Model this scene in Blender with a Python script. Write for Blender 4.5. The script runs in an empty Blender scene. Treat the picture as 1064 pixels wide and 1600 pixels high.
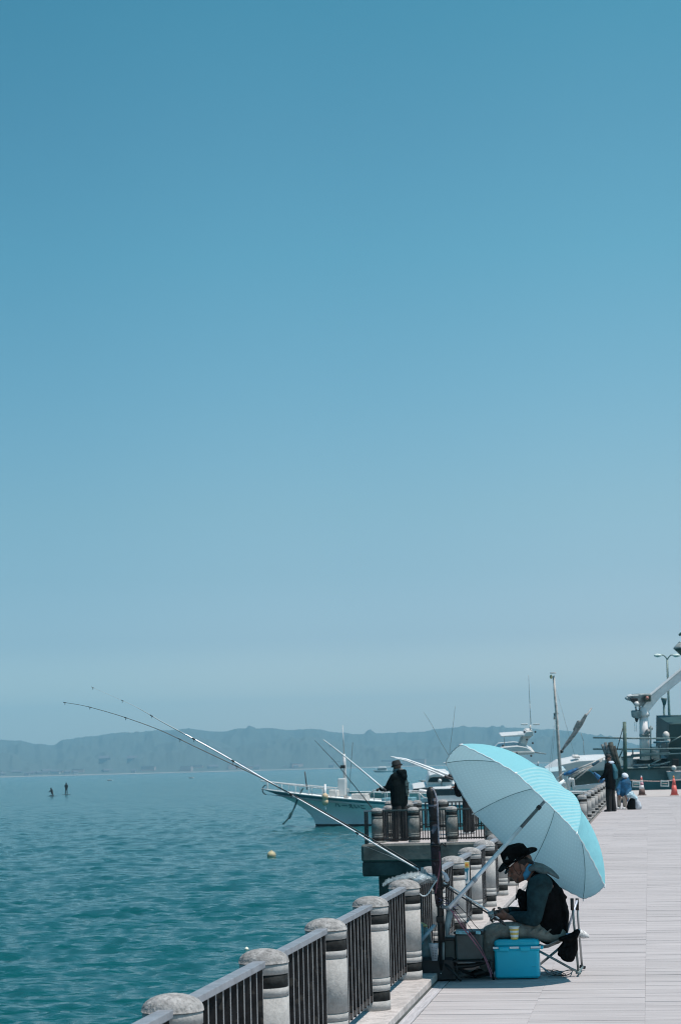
import bpy, math, random
import numpy as np
from mathutils import Vector, Matrix, Euler, noise as mnoise

S = bpy.context.scene
COL = S.collection
random.seed(7)
rng = np.random.default_rng(7)

# ---------------------------------------------------------------- camera
F, H = 3200.0, 1.545                      # focal length in photo pixels, eye height above the deck
RHO = math.radians(1.5)
TH = math.atan(398.3 * math.cos(RHO) / F)
UPC = Vector((-math.sin(RHO) * math.cos(TH), math.cos(RHO) * math.cos(TH), -math.sin(TH)))
_vx = 1012.7 - 532
_vy = -(UPC[0] * _vx + UPC[2] * (-F)) / UPC[1]
YC = Vector((_vx, _vy, -F)).normalized()
XC = YC.cross(UPC)
RM = Matrix((XC, YC, UPC))
EYE = Vector((0, 0, H))
cam = bpy.data.cameras.new('camera')
camo = bpy.data.objects.new('camera', cam)
COL.objects.link(camo)
camo.matrix_world = Matrix.Translation(EYE) @ RM.to_4x4()
cam.sensor_fit = 'VERTICAL'
cam.sensor_height = 36
cam.sensor_width = 24
cam.lens = 72
cam.clip_start = 0.1
cam.clip_end = 30000
cam.dof.use_dof = True
cam.dof.focus_distance = 13.5
cam.dof.aperture_fstop = 10.0
S.camera = camo

# ---------------------------------------------------------------- sun and sky
SUN = Vector((0.40, -0.10, 1.0)).normalized()
w = bpy.data.worlds.new('World')
S.world = w
w.use_nodes = True
nt = w.node_tree
nt.nodes.clear()
out = nt.nodes.new('ShaderNodeOutputWorld')
bg = nt.nodes.new('ShaderNodeBackground')
sky = nt.nodes.new('ShaderNodeTexSky')
sky.sky_type = 'NISHITA'
sky.sun_disc = False
sky.sun_elevation = math.asin(SUN.z)
sky.sun_rotation = math.atan2(SUN.x, SUN.y)
sky.air_density = 1.0
sky.dust_density = 0.6
sky.ozone_density = 1.5
geo = nt.nodes.new('ShaderNodeNewGeometry')
sep = nt.nodes.new('ShaderNodeSeparateXYZ')
ramp = nt.nodes.new('ShaderNodeValToRGB')
mul = nt.nodes.new('ShaderNodeMix')
mul.data_type = 'RGBA'
mul.blend_type = 'MULTIPLY'
mul.inputs[0].default_value = 1
neg = nt.nodes.new('ShaderNodeVectorMath'); neg.operation = 'SCALE'; neg.inputs[3].default_value = -1
nt.links.new(geo.outputs['Incoming'], neg.inputs[0])
nt.links.new(neg.outputs[0], sep.inputs[0])
nt.links.new(sep.outputs[2], ramp.inputs[0])
#TINT#
SKYTINT = [(0.000, (2.379, 2.137, 2.089)), (0.034, (2.379, 2.137, 2.089)), (0.061, (1.264, 1.290, 1.431)), (0.093, (0.995, 1.148, 1.207)), (0.124, (0.914, 1.149, 1.130)), (0.185, (0.720, 1.155, 1.119)), (0.246, (0.549, 1.163, 1.097)), (0.304, (0.459, 1.091, 1.038)), (0.358, (0.361, 1.078, 1.013)), (0.620, (0.224, 0.884, 0.932)), (1.000, (0.123, 0.733, 0.831))]
#END#
while len(ramp.color_ramp.elements) < len(SKYTINT):
    ramp.color_ramp.elements.new(0.5)
for e, (p, c) in zip(ramp.color_ramp.elements, SKYTINT):
    e.position = p
    e.color = (*c, 1)
nt.links.new(sky.outputs[0], mul.inputs['A'])
nt.links.new(ramp.outputs[0], mul.inputs['B'])
side = nt.nodes.new('ShaderNodeValToRGB')          # the sky is paler on the sun's side
mr_ = nt.nodes.new('ShaderNodeMapRange'); mr_.inputs[1].default_value = -1; mr_.inputs[2].default_value = 1
nt.links.new(sep.outputs[0], mr_.inputs[0]); nt.links.new(mr_.outputs[0], side.inputs[0])
side.color_ramp.interpolation = 'EASE'
SIDE = [(0.0, (.68, .80, .85)), (.345, (.80, .89, .92)), (.425, (1, 1, 1)), (.51, (1.18, 1.09, 1.06)), (1.0, (1.4, 1.25, 1.15))]
while len(side.color_ramp.elements) < len(SIDE):
    side.color_ramp.elements.new(0.5)
for e, (p, c) in zip(side.color_ramp.elements, SIDE):
    e.position = p
    e.color = (*c, 1)
mul2 = nt.nodes.new('ShaderNodeMix'); mul2.data_type = 'RGBA'; mul2.blend_type = 'MULTIPLY'; mul2.inputs[0].default_value = 1
nt.links.new(mul.outputs['Result'], mul2.inputs['A']); nt.links.new(side.outputs[0], mul2.inputs['B'])
nt.links.new(mul2.outputs['Result'], bg.inputs[0])
bg.inputs[1].default_value = 0.1
nt.links.new(bg.outputs[0], out.inputs[0])

sl = bpy.data.lights.new('sun', 'SUN')
sl.energy = 5.0
sl.angle = math.radians(0.5)
sl.color = (1.0, 0.91, 0.85)
so = bpy.data.objects.new('sun', sl)
COL.objects.link(so)
so.rotation_euler = (-SUN).to_track_quat('-Z', 'Y').to_euler()
so.location = (20, 10, 60)
S.view_settings.view_transform = 'Standard'
S.view_settings.look = 'None'
S.view_settings.exposure = 0
S.view_settings.gamma = 1
S.render.film_transparent = False
S.cycles.max_bounces = 6
S.cycles.volume_bounces = 0
S.cycles.filter_width = 1.1

# ---------------------------------------------------------------- helpers
def ray(px, py):
    return RM @ Vector((px - 532, 800 - py, -F)) / F
def at(px, py, d):                        # the point seen at a photo pixel, d metres deep
    return EYE + ray(px, py) * d
def onz(px, py, z=0.0):                   # the point seen at a photo pixel on the level z
    r = ray(px, py)
    return EYE + r * ((z - H) / r.z)
def water(px, d):                         # a point of the water surface under that column
    p = at(px, 1198.3 - (px - 532) * 0.0262, d)
    return Vector((p.x, p.y, WZ))
WZ = -1.5
FX = -1.74                                # the line of the fence

def lin(c):
    return tuple(((v / 255) / 12.92 if v / 255 <= .04045 else ((v / 255 + .055) / 1.055) ** 2.4) for v in c)

MATS = {}
def mat(name, col, rough=.6, metal=0.0, var=.15, scale=6.0, bump=0.0, bscale=None, detail=4, stretch=None,
        col2=None, coat=0.0, trans=0.0, alpha=1.0, ior=1.5, spots=None, rand=0.0, spec=.5):
    if name in MATS:
        return MATS[name]
    m = bpy.data.materials.new(name)
    m.use_nodes = True
    n = m.node_tree
    b = n.nodes['Principled BSDF']
    b.inputs['Roughness'].default_value = rough
    b.inputs['Metallic'].default_value = metal
    b.inputs['IOR'].default_value = ior
    b.inputs['Specular IOR Level'].default_value = spec
    b.inputs['Coat Weight'].default_value = coat
    b.inputs['Transmission Weight'].default_value = trans
    b.inputs['Alpha'].default_value = alpha
    g = n.nodes.new('ShaderNodeNewGeometry')
    mp = n.nodes.new('ShaderNodeMapping')
    if stretch: mp.inputs['Scale'].default_value = stretch
    n.links.new(g.outputs['Position'], mp.inputs[0])
    nz = n.nodes.new('ShaderNodeTexNoise')
    nz.inputs['Scale'].default_value = scale
    nz.inputs['Detail'].default_value = detail
    nz.inputs['Roughness'].default_value = .6
    n.links.new(mp.outputs[0], nz.inputs[0])
    mx = n.nodes.new('ShaderNodeMix'); mx.data_type = 'RGBA'
    c2 = col2 or tuple(max(0, c * (1 - 2 * var)) for c in col)
    c1 = col if col2 else tuple(min(1, c * (1 + var)) for c in col)
    mx.inputs['A'].default_value = (*c1, 1)
    mx.inputs['B'].default_value = (*c2, 1)
    mr = n.nodes.new('ShaderNodeMapRange')
    mr.inputs[1].default_value = .35; mr.inputs[2].default_value = .68
    n.links.new(nz.outputs[0], mr.inputs[0])
    n.links.new(mr.outputs[0], mx.inputs[0])
    last = mx.outputs['Result']
    if spots:                             # (colour, scale, threshold, strength)
        v = n.nodes.new('ShaderNodeTexNoise'); v.inputs['Scale'].default_value = spots[1]; v.inputs['Detail'].default_value = 2
        n.links.new(g.outputs['Position'], v.inputs[0])
        r2 = n.nodes.new('ShaderNodeMapRange'); r2.inputs[1].default_value = spots[2]; r2.inputs[2].default_value = spots[2] + .06
        r2.inputs[4].default_value = spots[3]
        n.links.new(v.outputs[0], r2.inputs[0])
        m2 = n.nodes.new('ShaderNodeMix'); m2.data_type = 'RGBA'
        m2.inputs['B'].default_value = (*spots[0], 1)
        n.links.new(r2.outputs[0], m2.inputs[0]); n.links.new(last, m2.inputs['A'])
        last = m2.outputs['Result']
    if rand:
        oi = n.nodes.new('ShaderNodeObjectInfo')
        r3 = n.nodes.new('ShaderNodeMapRange'); r3.inputs[3].default_value = 1 - rand; r3.inputs[4].default_value = 1 + rand
        n.links.new(oi.outputs['Random'], r3.inputs[0])
        m3 = n.nodes.new('ShaderNodeMix'); m3.data_type = 'RGBA'; m3.blend_type = 'MULTIPLY'; m3.inputs[0].default_value = 1
        n.links.new(last, m3.inputs['A']); n.links.new(r3.outputs[0], m3.inputs['B'])
        last = m3.outputs['Result']
    n.links.new(last, b.inputs['Base Color'])
    if bump:
        bn = n.nodes.new('ShaderNodeTexNoise'); bn.inputs['Scale'].default_value = bscale or scale * 4; bn.inputs['Detail'].default_value = 3
        n.links.new(mp.outputs[0], bn.inputs[0])
        bp = n.nodes.new('ShaderNodeBump'); bp.inputs['Strength'].default_value = bump; bp.inputs['Distance'].default_value = .01
        n.links.new(bn.outputs[0], bp.inputs['Height'])
        n.links.new(bp.outputs[0], b.inputs['Normal'])
    MATS[name] = m
    return m

def tag(o, label=None, cat=None, group=None, kind=None):
    if label: o['label'] = label
    if cat: o['category'] = cat
    if group: o['group'] = group
    if kind: o['kind'] = kind
    return o
def thing(name, loc, label, cat, group=None, rz=0.0):
    o = bpy.data.objects.new(name, None)
    COL.objects.link(o)
    o.empty_display_size = .2
    o.location = loc
    o.rotation_euler = (0, 0, rz)
    return tag(o, label, cat, group)
def pmat(o):                              # world matrix of an object from its own transforms
    m = Matrix.LocRotScale(o.location, o.rotation_euler, o.scale)
    return pmat(o.parent) @ m if o.parent else m

class MB:
    """collects shapes and links them as one mesh object"""
    def __init__(s):
        s.v = []; s.f = []; s.m = []; s.sm = []
    def add(s, vs, fs, mi=0, smooth=False):
        o = len(s.v)
        s.v += [Vector(v) for v in vs]
        s.f += [tuple(i + o for i in f) for f in fs]
        s.m += [mi] * len(fs); s.sm += [smooth] * len(fs)
        return s
    def box(s, c, size, mi=0, rot=None, taper=None):
        c = Vector(c); hx, hy, hz = (v / 2 for v in size)
        vs = []
        for z in (-1, 1):
            k = taper if (taper and z > 0) else 1
            for x, y in ((-1, -1), (1, -1), (1, 1), (-1, 1)):
                v = Vector((x * hx * k, y * hy * k, z * hz))
                if rot is not None: v = rot @ v
                vs.append(c + v)
        return s.add(vs, [(3, 2, 1, 0), (4, 5, 6, 7), (0, 1, 5, 4), (1, 2, 6, 5), (2, 3, 7, 6), (3, 0, 4, 7)], mi)
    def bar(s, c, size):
        s.box(c, size); s.m[-3] = 1                     # the face towards the boardwalk gets a paler colour standing for sunlight
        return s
    def rbox(s, c, size, r=.01, mi=0, rot=None, n=3, taper=1.0):
        """box with rounded vertical edges and softened top and bottom rims"""
        c = Vector(c); hx, hy, hz = (v / 2 for v in size)
        def ring(z, inset, k):
            o = []
            rr = max(r - inset, .0005)
            for (sx, sy, a0) in ((1, 1, 0), (-1, 1, 90), (-1, -1, 180), (1, -1, 270)):
                for i in range(n + 1):
                    a = math.radians(a0 + 90 * i / n)
                    v = Vector(((sx * (hx - r) + (rr) * math.cos(a)) * k, (sy * (hy - r) + rr * math.sin(a)) * k, z))
                    if rot is not None: v = rot @ v
                    o.append(c + v)
            return o
        e = min(r, hz) * .6
        rs = [ring(-hz, e, 1), ring(-hz + e, 0, 1), ring(hz - e, 0, taper), ring(hz, e, taper)]
        m_ = 4 * (n + 1)
        vs = [p for q in rs for p in q]
        fs = [tuple(reversed(range(m_))), tuple(range(3 * m_, 4 * m_))]
        for k in range(3):
            for i in range(m_):
                fs.append((k * m_ + i, k * m_ + (i + 1) % m_, (k + 1) * m_ + (i + 1) % m_, (k + 1) * m_ + i))
        return s.add(vs, fs, mi, False)
    def tube(s, pts, r, n=8, mi=0, cap=True, smooth=True, flat=1.0, side=None):
        pts = [Vector(p) for p in pts]
        rs = r if isinstance(r, (list, tuple)) else [r] * len(pts)
        vs = []; fs = []
        prev = None
        for i, p in enumerate(pts):
            t = (pts[min(i + 1, len(pts) - 1)] - pts[max(i - 1, 0)]).normalized()
            if side is not None:
                a = Vector(side) - t * t.dot(Vector(side))
            elif prev is None:
                a = t.orthogonal()
            else:
                a = prev - t * prev.dot(t)
            a.normalize(); prev = a
            b = t.cross(a)
            rr = rs[i]
            ra, rb = rr if isinstance(rr, (list, tuple)) else (rr, rr * flat)
            for k in range(n):
                th = 2 * math.pi * k / n
                vs.append(p + a * math.cos(th) * ra + b * math.sin(th) * rb)
        for i in range(len(pts) - 1):
            for k in range(n):
                fs.append((i * n + k, i * n + (k + 1) % n, (i + 1) * n + (k + 1) % n, (i + 1) * n + k))
        if cap:
            fs.append(tuple(reversed(range(n)))); fs.append(tuple((len(pts) - 1) * n + k for k in range(n)))
        return s.add(vs, fs, mi, smooth)
    def lathe(s, prof, c=(0, 0, 0), n=24, mi=0, M=None, smooth=True, mis=None):
        c = Vector(c); vs = []; fs = []; ms = []
        for (r, z) in prof:
            for k in range(n):
                a = 2 * math.pi * k / n
                v = Vector((r * math.cos(a), r * math.sin(a), z))
                if M is not None: v = M @ v
                vs.append(c + v)
        for i in range(len(prof) - 1):
            for k in range(n):
                fs.append((i * n + k, i * n + (k + 1) % n, (i + 1) * n + (k + 1) % n, (i + 1) * n + k))
        if prof[0][0] > 1e-5: fs.append(tuple(reversed(range(n))))
        if prof[-1][0] > 1e-5: fs.append(tuple((len(prof) - 1) * n + k for k in range(n)))
        return s.add(vs, fs, mi, smooth)
    def ball(s, c, r, n=10, mi=0, M=None):
        rr = Vector(r) if isinstance(r, (list, tuple, Vector)) else Vector((r, r, r))
        vs = []; fs = []; c = Vector(c)
        m_ = n * 2
        for i in range(n + 1):
            ph = math.pi * i / n
            for k in range(m_):
                th = 2 * math.pi * k / m_
                v = Vector((rr.x * math.sin(ph) * math.cos(th), rr.y * math.sin(ph) * math.sin(th), -rr.z * math.cos(ph)))
                if M is not None: v = M @ v
                vs.append(c + v)
        for i in range(n):
            for k in range(m_):
                fs.append((i * m_ + k, i * m_ + (k + 1) % m_, (i + 1) * m_ + (k + 1) % m_, (i + 1) * m_ + k))
        return s.add(vs, fs, mi, True)
    def limb(s, pts, radii, side, n=14):
        """closed body segment: elliptical rings (radius along side, radius across) with rounded ends"""
        pts = [Vector(p) for p in pts]
        rad = [r if isinstance(r, (tuple, list)) else (r, r) for r in radii]
        t0 = (pts[1] - pts[0]).normalized(); t1 = (pts[-1] - pts[-2]).normalized()
        P = []; Q = []
        for a in (80, 55, 30):
            k = math.cos(math.radians(a)); q = math.sin(math.radians(a))
            rr = min(rad[0]); P.append(pts[0] - t0 * rr * q * .8); Q.append((rad[0][0] * k, rad[0][1] * k))
        P += pts; Q += rad
        for a in (30, 55, 80):
            k = math.cos(math.radians(a)); q = math.sin(math.radians(a))
            rr = min(rad[-1]); P.append(pts[-1] + t1 * rr * q * .8); Q.append((rad[-1][0] * k, rad[-1][1] * k))
        return s.tube(P, Q, n=n, side=side)
    def build(s, name, mats, parent=None, voxel=None, smooth_it=0, solid=None, label=None, bevel=None):
        inv = pmat(parent).inverted() if parent else Matrix.Identity(4)
        me = bpy.data.meshes.new(name)
        me.from_pydata([tuple(inv @ v) for v in s.v], [], s.f)
        if not isinstance(mats, (list, tuple)): mats = [mats]
        for m in mats: me.materials.append(m)
        me.polygons.foreach_set('material_index', s.m)
        me.polygons.foreach_set('use_smooth', s.sm)
        me.update()
        o = bpy.data.objects.new(name, me)
        COL.objects.link(o)
        if parent: o.parent = parent
        if label: o['label'] = label
        if voxel:
            r = o.modifiers.new('remesh', 'REMESH'); r.mode = 'VOXEL'; r.voxel_size = voxel; r.use_smooth_shade = True
            if smooth_it:
                q = o.modifiers.new('smooth', 'SMOOTH'); q.iterations = smooth_it; q.factor = .5
            dg = bpy.context.evaluated_depsgraph_get()
            me2 = bpy.data.meshes.new_from_object(o.evaluated_get(dg))
            o.modifiers.clear()
            o.data = me2
            me2.name = name
        if solid:
            q = o.modifiers.new('solid', 'SOLIDIFY'); q.thickness = solid; q.offset = 0
        if bevel:
            q = o.modifiers.new('bevel', 'BEVEL'); q.width = bevel; q.segments = 2; q.limit_method = 'ANGLE'
        return o

def copy_tree(o, parent=None):
    c = o.copy()
    COL.objects.link(c)
    if parent: c.parent = parent
    for ch in list(o.children):
        copy_tree(ch, c)
    return c

def text(body, size, name, m, M, parent, extrude=.002, spacing=1.0):
    cu = bpy.data.curves.new(name, 'FONT')
    cu.body = body; cu.size = size; cu.extrude = extrude; cu.space_character = spacing
    cu.align_x = 'CENTER'; cu.align_y = 'CENTER'
    o = bpy.data.objects.new(name, cu)
    COL.objects.link(o)
    dg = bpy.context.evaluated_depsgraph_get()
    me = bpy.data.meshes.new_from_object(o.evaluated_get(dg))
    bpy.data.objects.remove(o)
    o = bpy.data.objects.new(name, me)
    COL.objects.link(o)
    me.materials.clear(); me.materials.append(m)
    me.transform(pmat(parent).inverted() @ M)
    o.parent = parent
    return o
def basis(x, y, o):                       # matrix with columns x, y, x cross y and origin o
    x = Vector(x).normalized(); y = (Vector(y) - x * x.dot(Vector(y))).normalized(); z = x.cross(y)
    m = Matrix((x, y, z)).transposed().to_4x4()
    m.translation = o
    return m

# ---------------------------------------------------------------- materials
M_cap = mat('dirty_cap_stone', (.31, .305, .30), .9, var=.2, scale=26, detail=8, bump=.7, bscale=80, spots=((.12, .12, .115), 75, .55, .5), rand=.12)
M_stone = mat('speckled_stone', (.37, .365, .355), .88, var=.08, scale=30, detail=8, bump=.25, bscale=80, spots=((.15, .15, .145), 95, .57, .2), rand=.08)
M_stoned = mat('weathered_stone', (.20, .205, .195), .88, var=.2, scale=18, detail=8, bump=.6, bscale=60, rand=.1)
M_band = mat('dark_band', (.022, .024, .024), .8, var=.25, scale=25, bump=.2, spec=.15)
M_rail = mat('rail_paint', (.23, .25, .28), .45, var=.12, scale=14, bump=.1)
M_bar = mat('bar_shaded_brown', (.032, .027, .026), .6, var=.3, scale=11, spots=((.10, .08, .065), 17, .62, .6), spec=.2)  # weathered brown, darkened further to stand for the bars' shaded faces
M_barlit = mat('bar_sunlit_face', (.24, .25, .26), .5, var=.15, scale=11)  # paler grey, sunlight painted onto the bars' boardwalk side
M_kerb = mat('kerb_stone', (.47, .435, .42), .9, var=.12, scale=12, bump=.5, bscale=60, spots=((.26, .24, .23), 22, .6, .5), rand=.05)
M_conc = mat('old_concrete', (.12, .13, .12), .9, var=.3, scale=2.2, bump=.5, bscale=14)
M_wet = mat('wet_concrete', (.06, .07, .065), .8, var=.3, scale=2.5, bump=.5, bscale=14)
M_quay = mat('quay_concrete', (.46, .42, .40), .9, var=.08, scale=1.3)
M_white = mat('white_gelcoat', (.68, .69, .69), .35, var=.05, scale=.9, col2=(.58, .59, .58))
M_cream = mat('cream_paint', (.62, .60, .57), .5, var=.08, scale=3, spots=((.33, .25, .2), 6, .66, .5))
M_glassd = mat('tinted_window', (.015, .03, .035), .08, var=.1)
M_blue = mat('blue_stripe', (.02, .12, .19), .5, var=.1)
M_anti = mat('antifouling', (.035, .028, .028), .7, var=.3, scale=3)
M_steel = mat('bare_steel', (.5, .5, .5), .35, metal=.8, var=.15, scale=12)
M_black = mat('black_plastic', (.012, .012, .013), .5, var=.2)
M_blackc = mat('black_cloth', (.0065, .006, .0065), .95, var=.3, scale=30, bump=.5, bscale=60, spec=.06)
M_skin = mat('skin', (.21, .105, .075), .55, var=.15, scale=30)
M_hair = mat('hair', (.012, .011, .011), .7, var=.3, scale=60)

# ---------------------------------------------------------------- water
def make_water():
    m = bpy.data.materials.new('sea_water'); m.use_nodes = True
    n = m.node_tree; b = n.nodes['Principled BSDF']
    b.inputs['Roughness'].default_value = .12
    b.inputs['IOR'].default_value = 1.333
    b.inputs['Specular IOR Level'].default_value = .5
    b.inputs['Specular Tint'].default_value = (.20, .92, .86, 1)
    g = n.nodes.new('ShaderNodeNewGeometry')
    big = n.nodes.new('ShaderNodeTexNoise'); big.inputs['Scale'].default_value = .035; big.inputs['Detail'].default_value = 5
    n.links.new(g.outputs['Position'], big.inputs[0])
    mx = n.nodes.new('ShaderNodeMix'); mx.data_type = 'RGBA'
    mx.inputs['A'].default_value = (*WCOL1, 1); mx.inputs['B'].default_value = (*WCOL2, 1)
    n.links.new(big.outputs[0], mx.inputs[0]); n.links.new(mx.outputs['Result'], b.inputs['Base Color'])
    prev = None
    for sc, dist, st, sq in ((.8, .24, .8, (.8, 1.3, 1)), (2.6, .085, .9, (.7, 1.4, 1)), (7.0, .016, .7, (.7, 1.4, 1))):
        mp = n.nodes.new('ShaderNodeMapping'); mp.inputs['Scale'].default_value = sq; mp.inputs['Rotation'].default_value = (0, 0, .25)
        n.links.new(g.outputs['Position'], mp.inputs[0])
        t = n.nodes.new('ShaderNodeTexNoise'); t.inputs['Scale'].default_value = sc; t.inputs['Detail'].default_value = 3; t.inputs['Roughness'].default_value = .55
        n.links.new(mp.outputs[0], t.inputs[0])
        bp = n.nodes.new('ShaderNodeBump'); bp.inputs['Strength'].default_value = st; bp.inputs['Distance'].default_value = dist
        n.links.new(t.outputs[0], bp.inputs['Height'])
        if prev: n.links.new(prev.outputs[0], bp.inputs['Normal'])
        prev = bp
    n.links.new(prev.outputs[0], b.inputs['Normal'])
    # grid in rings round the pier, finest where the photograph looks
    rr = [4.0]
    while rr[-1] < 9000:
        r = rr[-1]
        rr.append(r * (1.006 if r < 260 else 1.03) if r > 16 else r * 1.03)
    rr = np.array(rr)
    an = np.concatenate([np.linspace(-math.pi, -.50, 60, endpoint=False), np.linspace(-.50, .06, 620, endpoint=False), np.linspace(.06, math.pi, 70)])
    A, Rr = np.meshgrid(an, rr)
    X = Rr * np.sin(A); Y = Rr * np.cos(A); Z = np.zeros_like(X)
    dx = np.zeros_like(X); dy = np.zeros_like(X)
    fade = np.clip((700 - Rr) / 450, 0, 1)
    for i in range(90):
        lam = math.exp(rng.uniform(math.log(.20), math.log(1.35)))
        k = 2 * math.pi / lam
        th = math.radians(276) + rng.normal(0, .55)
        amp = .0062 * lam ** .8 * rng.uniform(.5, 1.2)
        kx, ky = k * math.cos(th), k * math.sin(th)
        ph = kx * X + ky * Y + rng.uniform(0, 6.28)
        f = fade * np.clip((lam * 240 - Rr) / 60 + .5, 0, 1)
        c, s_ = np.cos(ph), np.sin(ph)
        Z += f * amp * c
        dx -= f * amp * .8 * s_ * math.cos(th); dy -= f * amp * .8 * s_ * math.sin(th)
    nr, na = X.shape
    co = np.stack([X + dx, Y + dy, Z + WZ], -1).reshape(-1, 3)
    i = np.arange(nr - 1)[:, None] * na + np.arange(na - 1)[None, :]
    fc = np.stack([i, i + na, i + na + 1, i + 1], -1).reshape(-1, 4)
    me = bpy.data.meshes.new('sea_water')
    me.vertices.add(len(co)); me.vertices.foreach_set('co', co.astype(np.float32).ravel())
    me.loops.add(fc.size); me.loops.foreach_set('vertex_index', fc.astype(np.int32).ravel())
    me.polygons.add(len(fc)); me.polygons.foreach_set('loop_start', np.arange(0, fc.size, 4, dtype=np.int32))
    me.polygons.foreach_set('loop_total', np.full(len(fc), 4, np.int32))
    me.update(calc_edges=True)
    me.polygons.foreach_set('use_smooth', np.ones(len(fc), bool))
    me.materials.append(m)
    o = bpy.data.objects.new('sea_water', me); COL.objects.link(o)
    tag(o, 'teal rippled sea water beside the quay', None, None, 'structure')
WCOL1 = (.004, .064, .072); WCOL2 = (.004, .090, .096)
make_water()

# ---------------------------------------------------------------- hills and far shore
def make_hills():
    ridge = [(-400, 1172), (-150, 1166), (0, 1160), (30, 1162), (60, 1167), (88, 1167), (100, 1161), (140, 1156), (180, 1151), (230, 1148), (262, 1146), (300, 1144),
             (325, 1147), (345, 1149), (380, 1143), (420, 1143), (450, 1146), (500, 1144), (530, 1149), (560, 1151), (600, 1150), (650, 1148),
             (690, 1144), (720, 1141), (770, 1140), (800, 1141), (850, 1143), (900, 1147), (930, 1151), (960, 1158), (1000, 1166), (1064, 1174), (1200, 1180), (1500, 1183)]
    xs = np.array([p[0] for p in ridge], float); ys = np.array([p[1] for p in ridge], float)
    px = np.linspace(-400, 1500, 950)
    py = np.interp(px, xs, ys)
    py = py + np.array([1.5 * mnoise.fractal(Vector((x * .055, 7.7, 0)), 1.0, 2.0, 3) + .45 * mnoise.noise(Vector((x * .45, 2.2, 0))) for x in px])
    hz = 1198.3 - (px - 532) * .0262
    m = mat('wooded_hill', (.075, .105, .10), .95, var=.3, scale=.012, detail=6, col2=(.09, .12, .11))
    def sheet(name, d0, d1, fr, amp, seed, lo):
        rows = 26
        vs = []; fs = []
        for j in range(rows):
            t = j / (rows - 1)
            d = d0 + (d1 - d0) * t
            for i, x in enumerate(px):
                top = (hz[i] - py[i]) * fr[i] * d1 / F
                prof = math.sin(min(t / .8, 1) * math.pi / 2) ** .8 if t < .8 else 1 - (t - .8) * 1.2
                n_ = mnoise.fractal(Vector((x * .035 + seed, t * 3.3, seed)), 1.0, 2.0, 4) * amp * math.sin(math.pi * min(t * 1.1, 1)) + mnoise.noise(Vector((x * .4 + seed, t * 20, 3))) * 1.0 * (1 if t > .04 else 0)
                h = max(0, top * prof + n_ * (1 if prof < .86 else .03)) if t > 0 else -2
                p = at(x, hz[i], d)
                vs.append((p.x, p.y, WZ + lo + h))
        nx = len(px)
        for j in range(rows - 1):
            for i in range(nx - 1):
                a = j * nx + i
                fs.append((a, a + 1, a + nx + 1, a + nx))
        mb = MB(); mb.add(vs, fs, 0, True)
        return tag(mb.build(name, m), None, None, None, 'structure')
    fr_far = np.ones_like(px)
    sheet('hills', 3900, 6000, fr_far, 16, 3.1, 2.0)
    near = np.interp(px, [-400, -50, 0, 40, 120, 200, 255, 300, 340, 372, 400, 480, 560, 640, 700, 760, 830, 880, 930, 1000, 1500],
                     [.5, .6, .66, .55, .5, .42, .72, .86, .8, .55, .7, .86, .72, .6, .7, .62, .72, .8, .55, .6, .6])
    sheet('foothills', 3600, 4700, near, 16, 9.7, 2.0)
make_hills()
M_house = [mat('far_wall_pale', (.55, .53, .5), .8), mat('far_wall_grey', (.36, .37, .38), .8), mat('far_wall_pink', (.5, .38, .35), .8)]
M_roofd = mat('far_roof', (.13, .14, .16), .8)
def make_shore():
    # beach strip
    vs = []; fs = []
    for i in range(60):
        x = -400 + 1900 * i / 59
        for d, z in ((3560, .15), (3600, 1.6), (3700, 3.0)):
            p = at(x, 1198.3 - (x - 532) * .0262, d); vs.append((p.x, p.y, WZ + z))
    for i in range(59):
        for k in range(2):
            a = i * 3 + k; fs.append((a, a + 3, a + 4, a + 1))
    tag(MB().add(vs, fs, 0, True).build('beach', mat('shore_sand', (.30, .30, .27), .9, var=.2, scale=.02)), None, None, None, 'structure')
    r = random.Random(5)
    groups = [(-20, 130, 26), (130, 250, 14), (250, 420, 16), (420, 560, 12), (560, 700, 8), (700, 960, 12)]
    protos = []
    for wi in range(3):
        t = thing('far_house', (0, 0, 0), 'tiny pale waterfront building on the hazy far shore', 'building', 'buildings on the far shore')
        wd, dp, ht = ((22, 14, 9), (14, 12, 7), (34, 16, 14))[wi]
        MB().box((0, 0, ht / 2), (wd, dp, ht)).build('wall', M_house[wi], t)
        b = MB()
        if wi != 2:
            b.add([(-wd / 2 - 1, -dp / 2 - 1, ht), (wd / 2 + 1, -dp / 2 - 1, ht), (wd / 2 + 1, dp / 2 + 1, ht), (-wd / 2 - 1, dp / 2 + 1, ht), (-wd / 2, 0, ht + 4), (wd / 2, 0, ht + 4)],
                  [(0, 1, 5, 4), (2, 3, 4, 5), (1, 2, 5), (3, 0, 4), (3, 2, 1, 0)])
        else:
            b.box((0, 0, ht + .5), (wd + 1, dp + 1, 1))
        b.build('roof', M_roofd if wi != 2 else M_house[1], t)
        protos.append(t)
    k = 0
    for x0, x1, n_ in groups:
        for _ in range(n_):
            x = r.uniform(x0, x1); d = r.uniform(3610, 3690)
            p = at(x, 1198.3 - (x - 532) * .0262, d)
            t = protos[k] if k < 3 else copy_tree(protos[r.choice((0, 1, 1, 2)) if r.random() < .8 else 1])
            k += 1
            t.location = (p.x, p.y, WZ + 2.0 + (d - 3600) * .012)
            t.rotation_euler = (0, 0, r.uniform(-.4, .4) + math.atan2(-p.x, p.y) )
            s_ = r.uniform(.4, .8); t.scale = (s_, s_, s_)
    # two white houses higher up the slope and a beacon
    for x, y, lab in ((164, 1190, 'white house high on the far slope above the left shore'), (208, 1190, 'pale pink house high on the far wooded slope')):
        t = copy_tree(protos[1]); d = 3900
        p = at(x, y, d); t.location = (p.x, p.y, p.z - 3); t.scale = (1.3, 1.3, 1.3)
        t['label'] = lab; del t['group']
make_shore()

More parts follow.
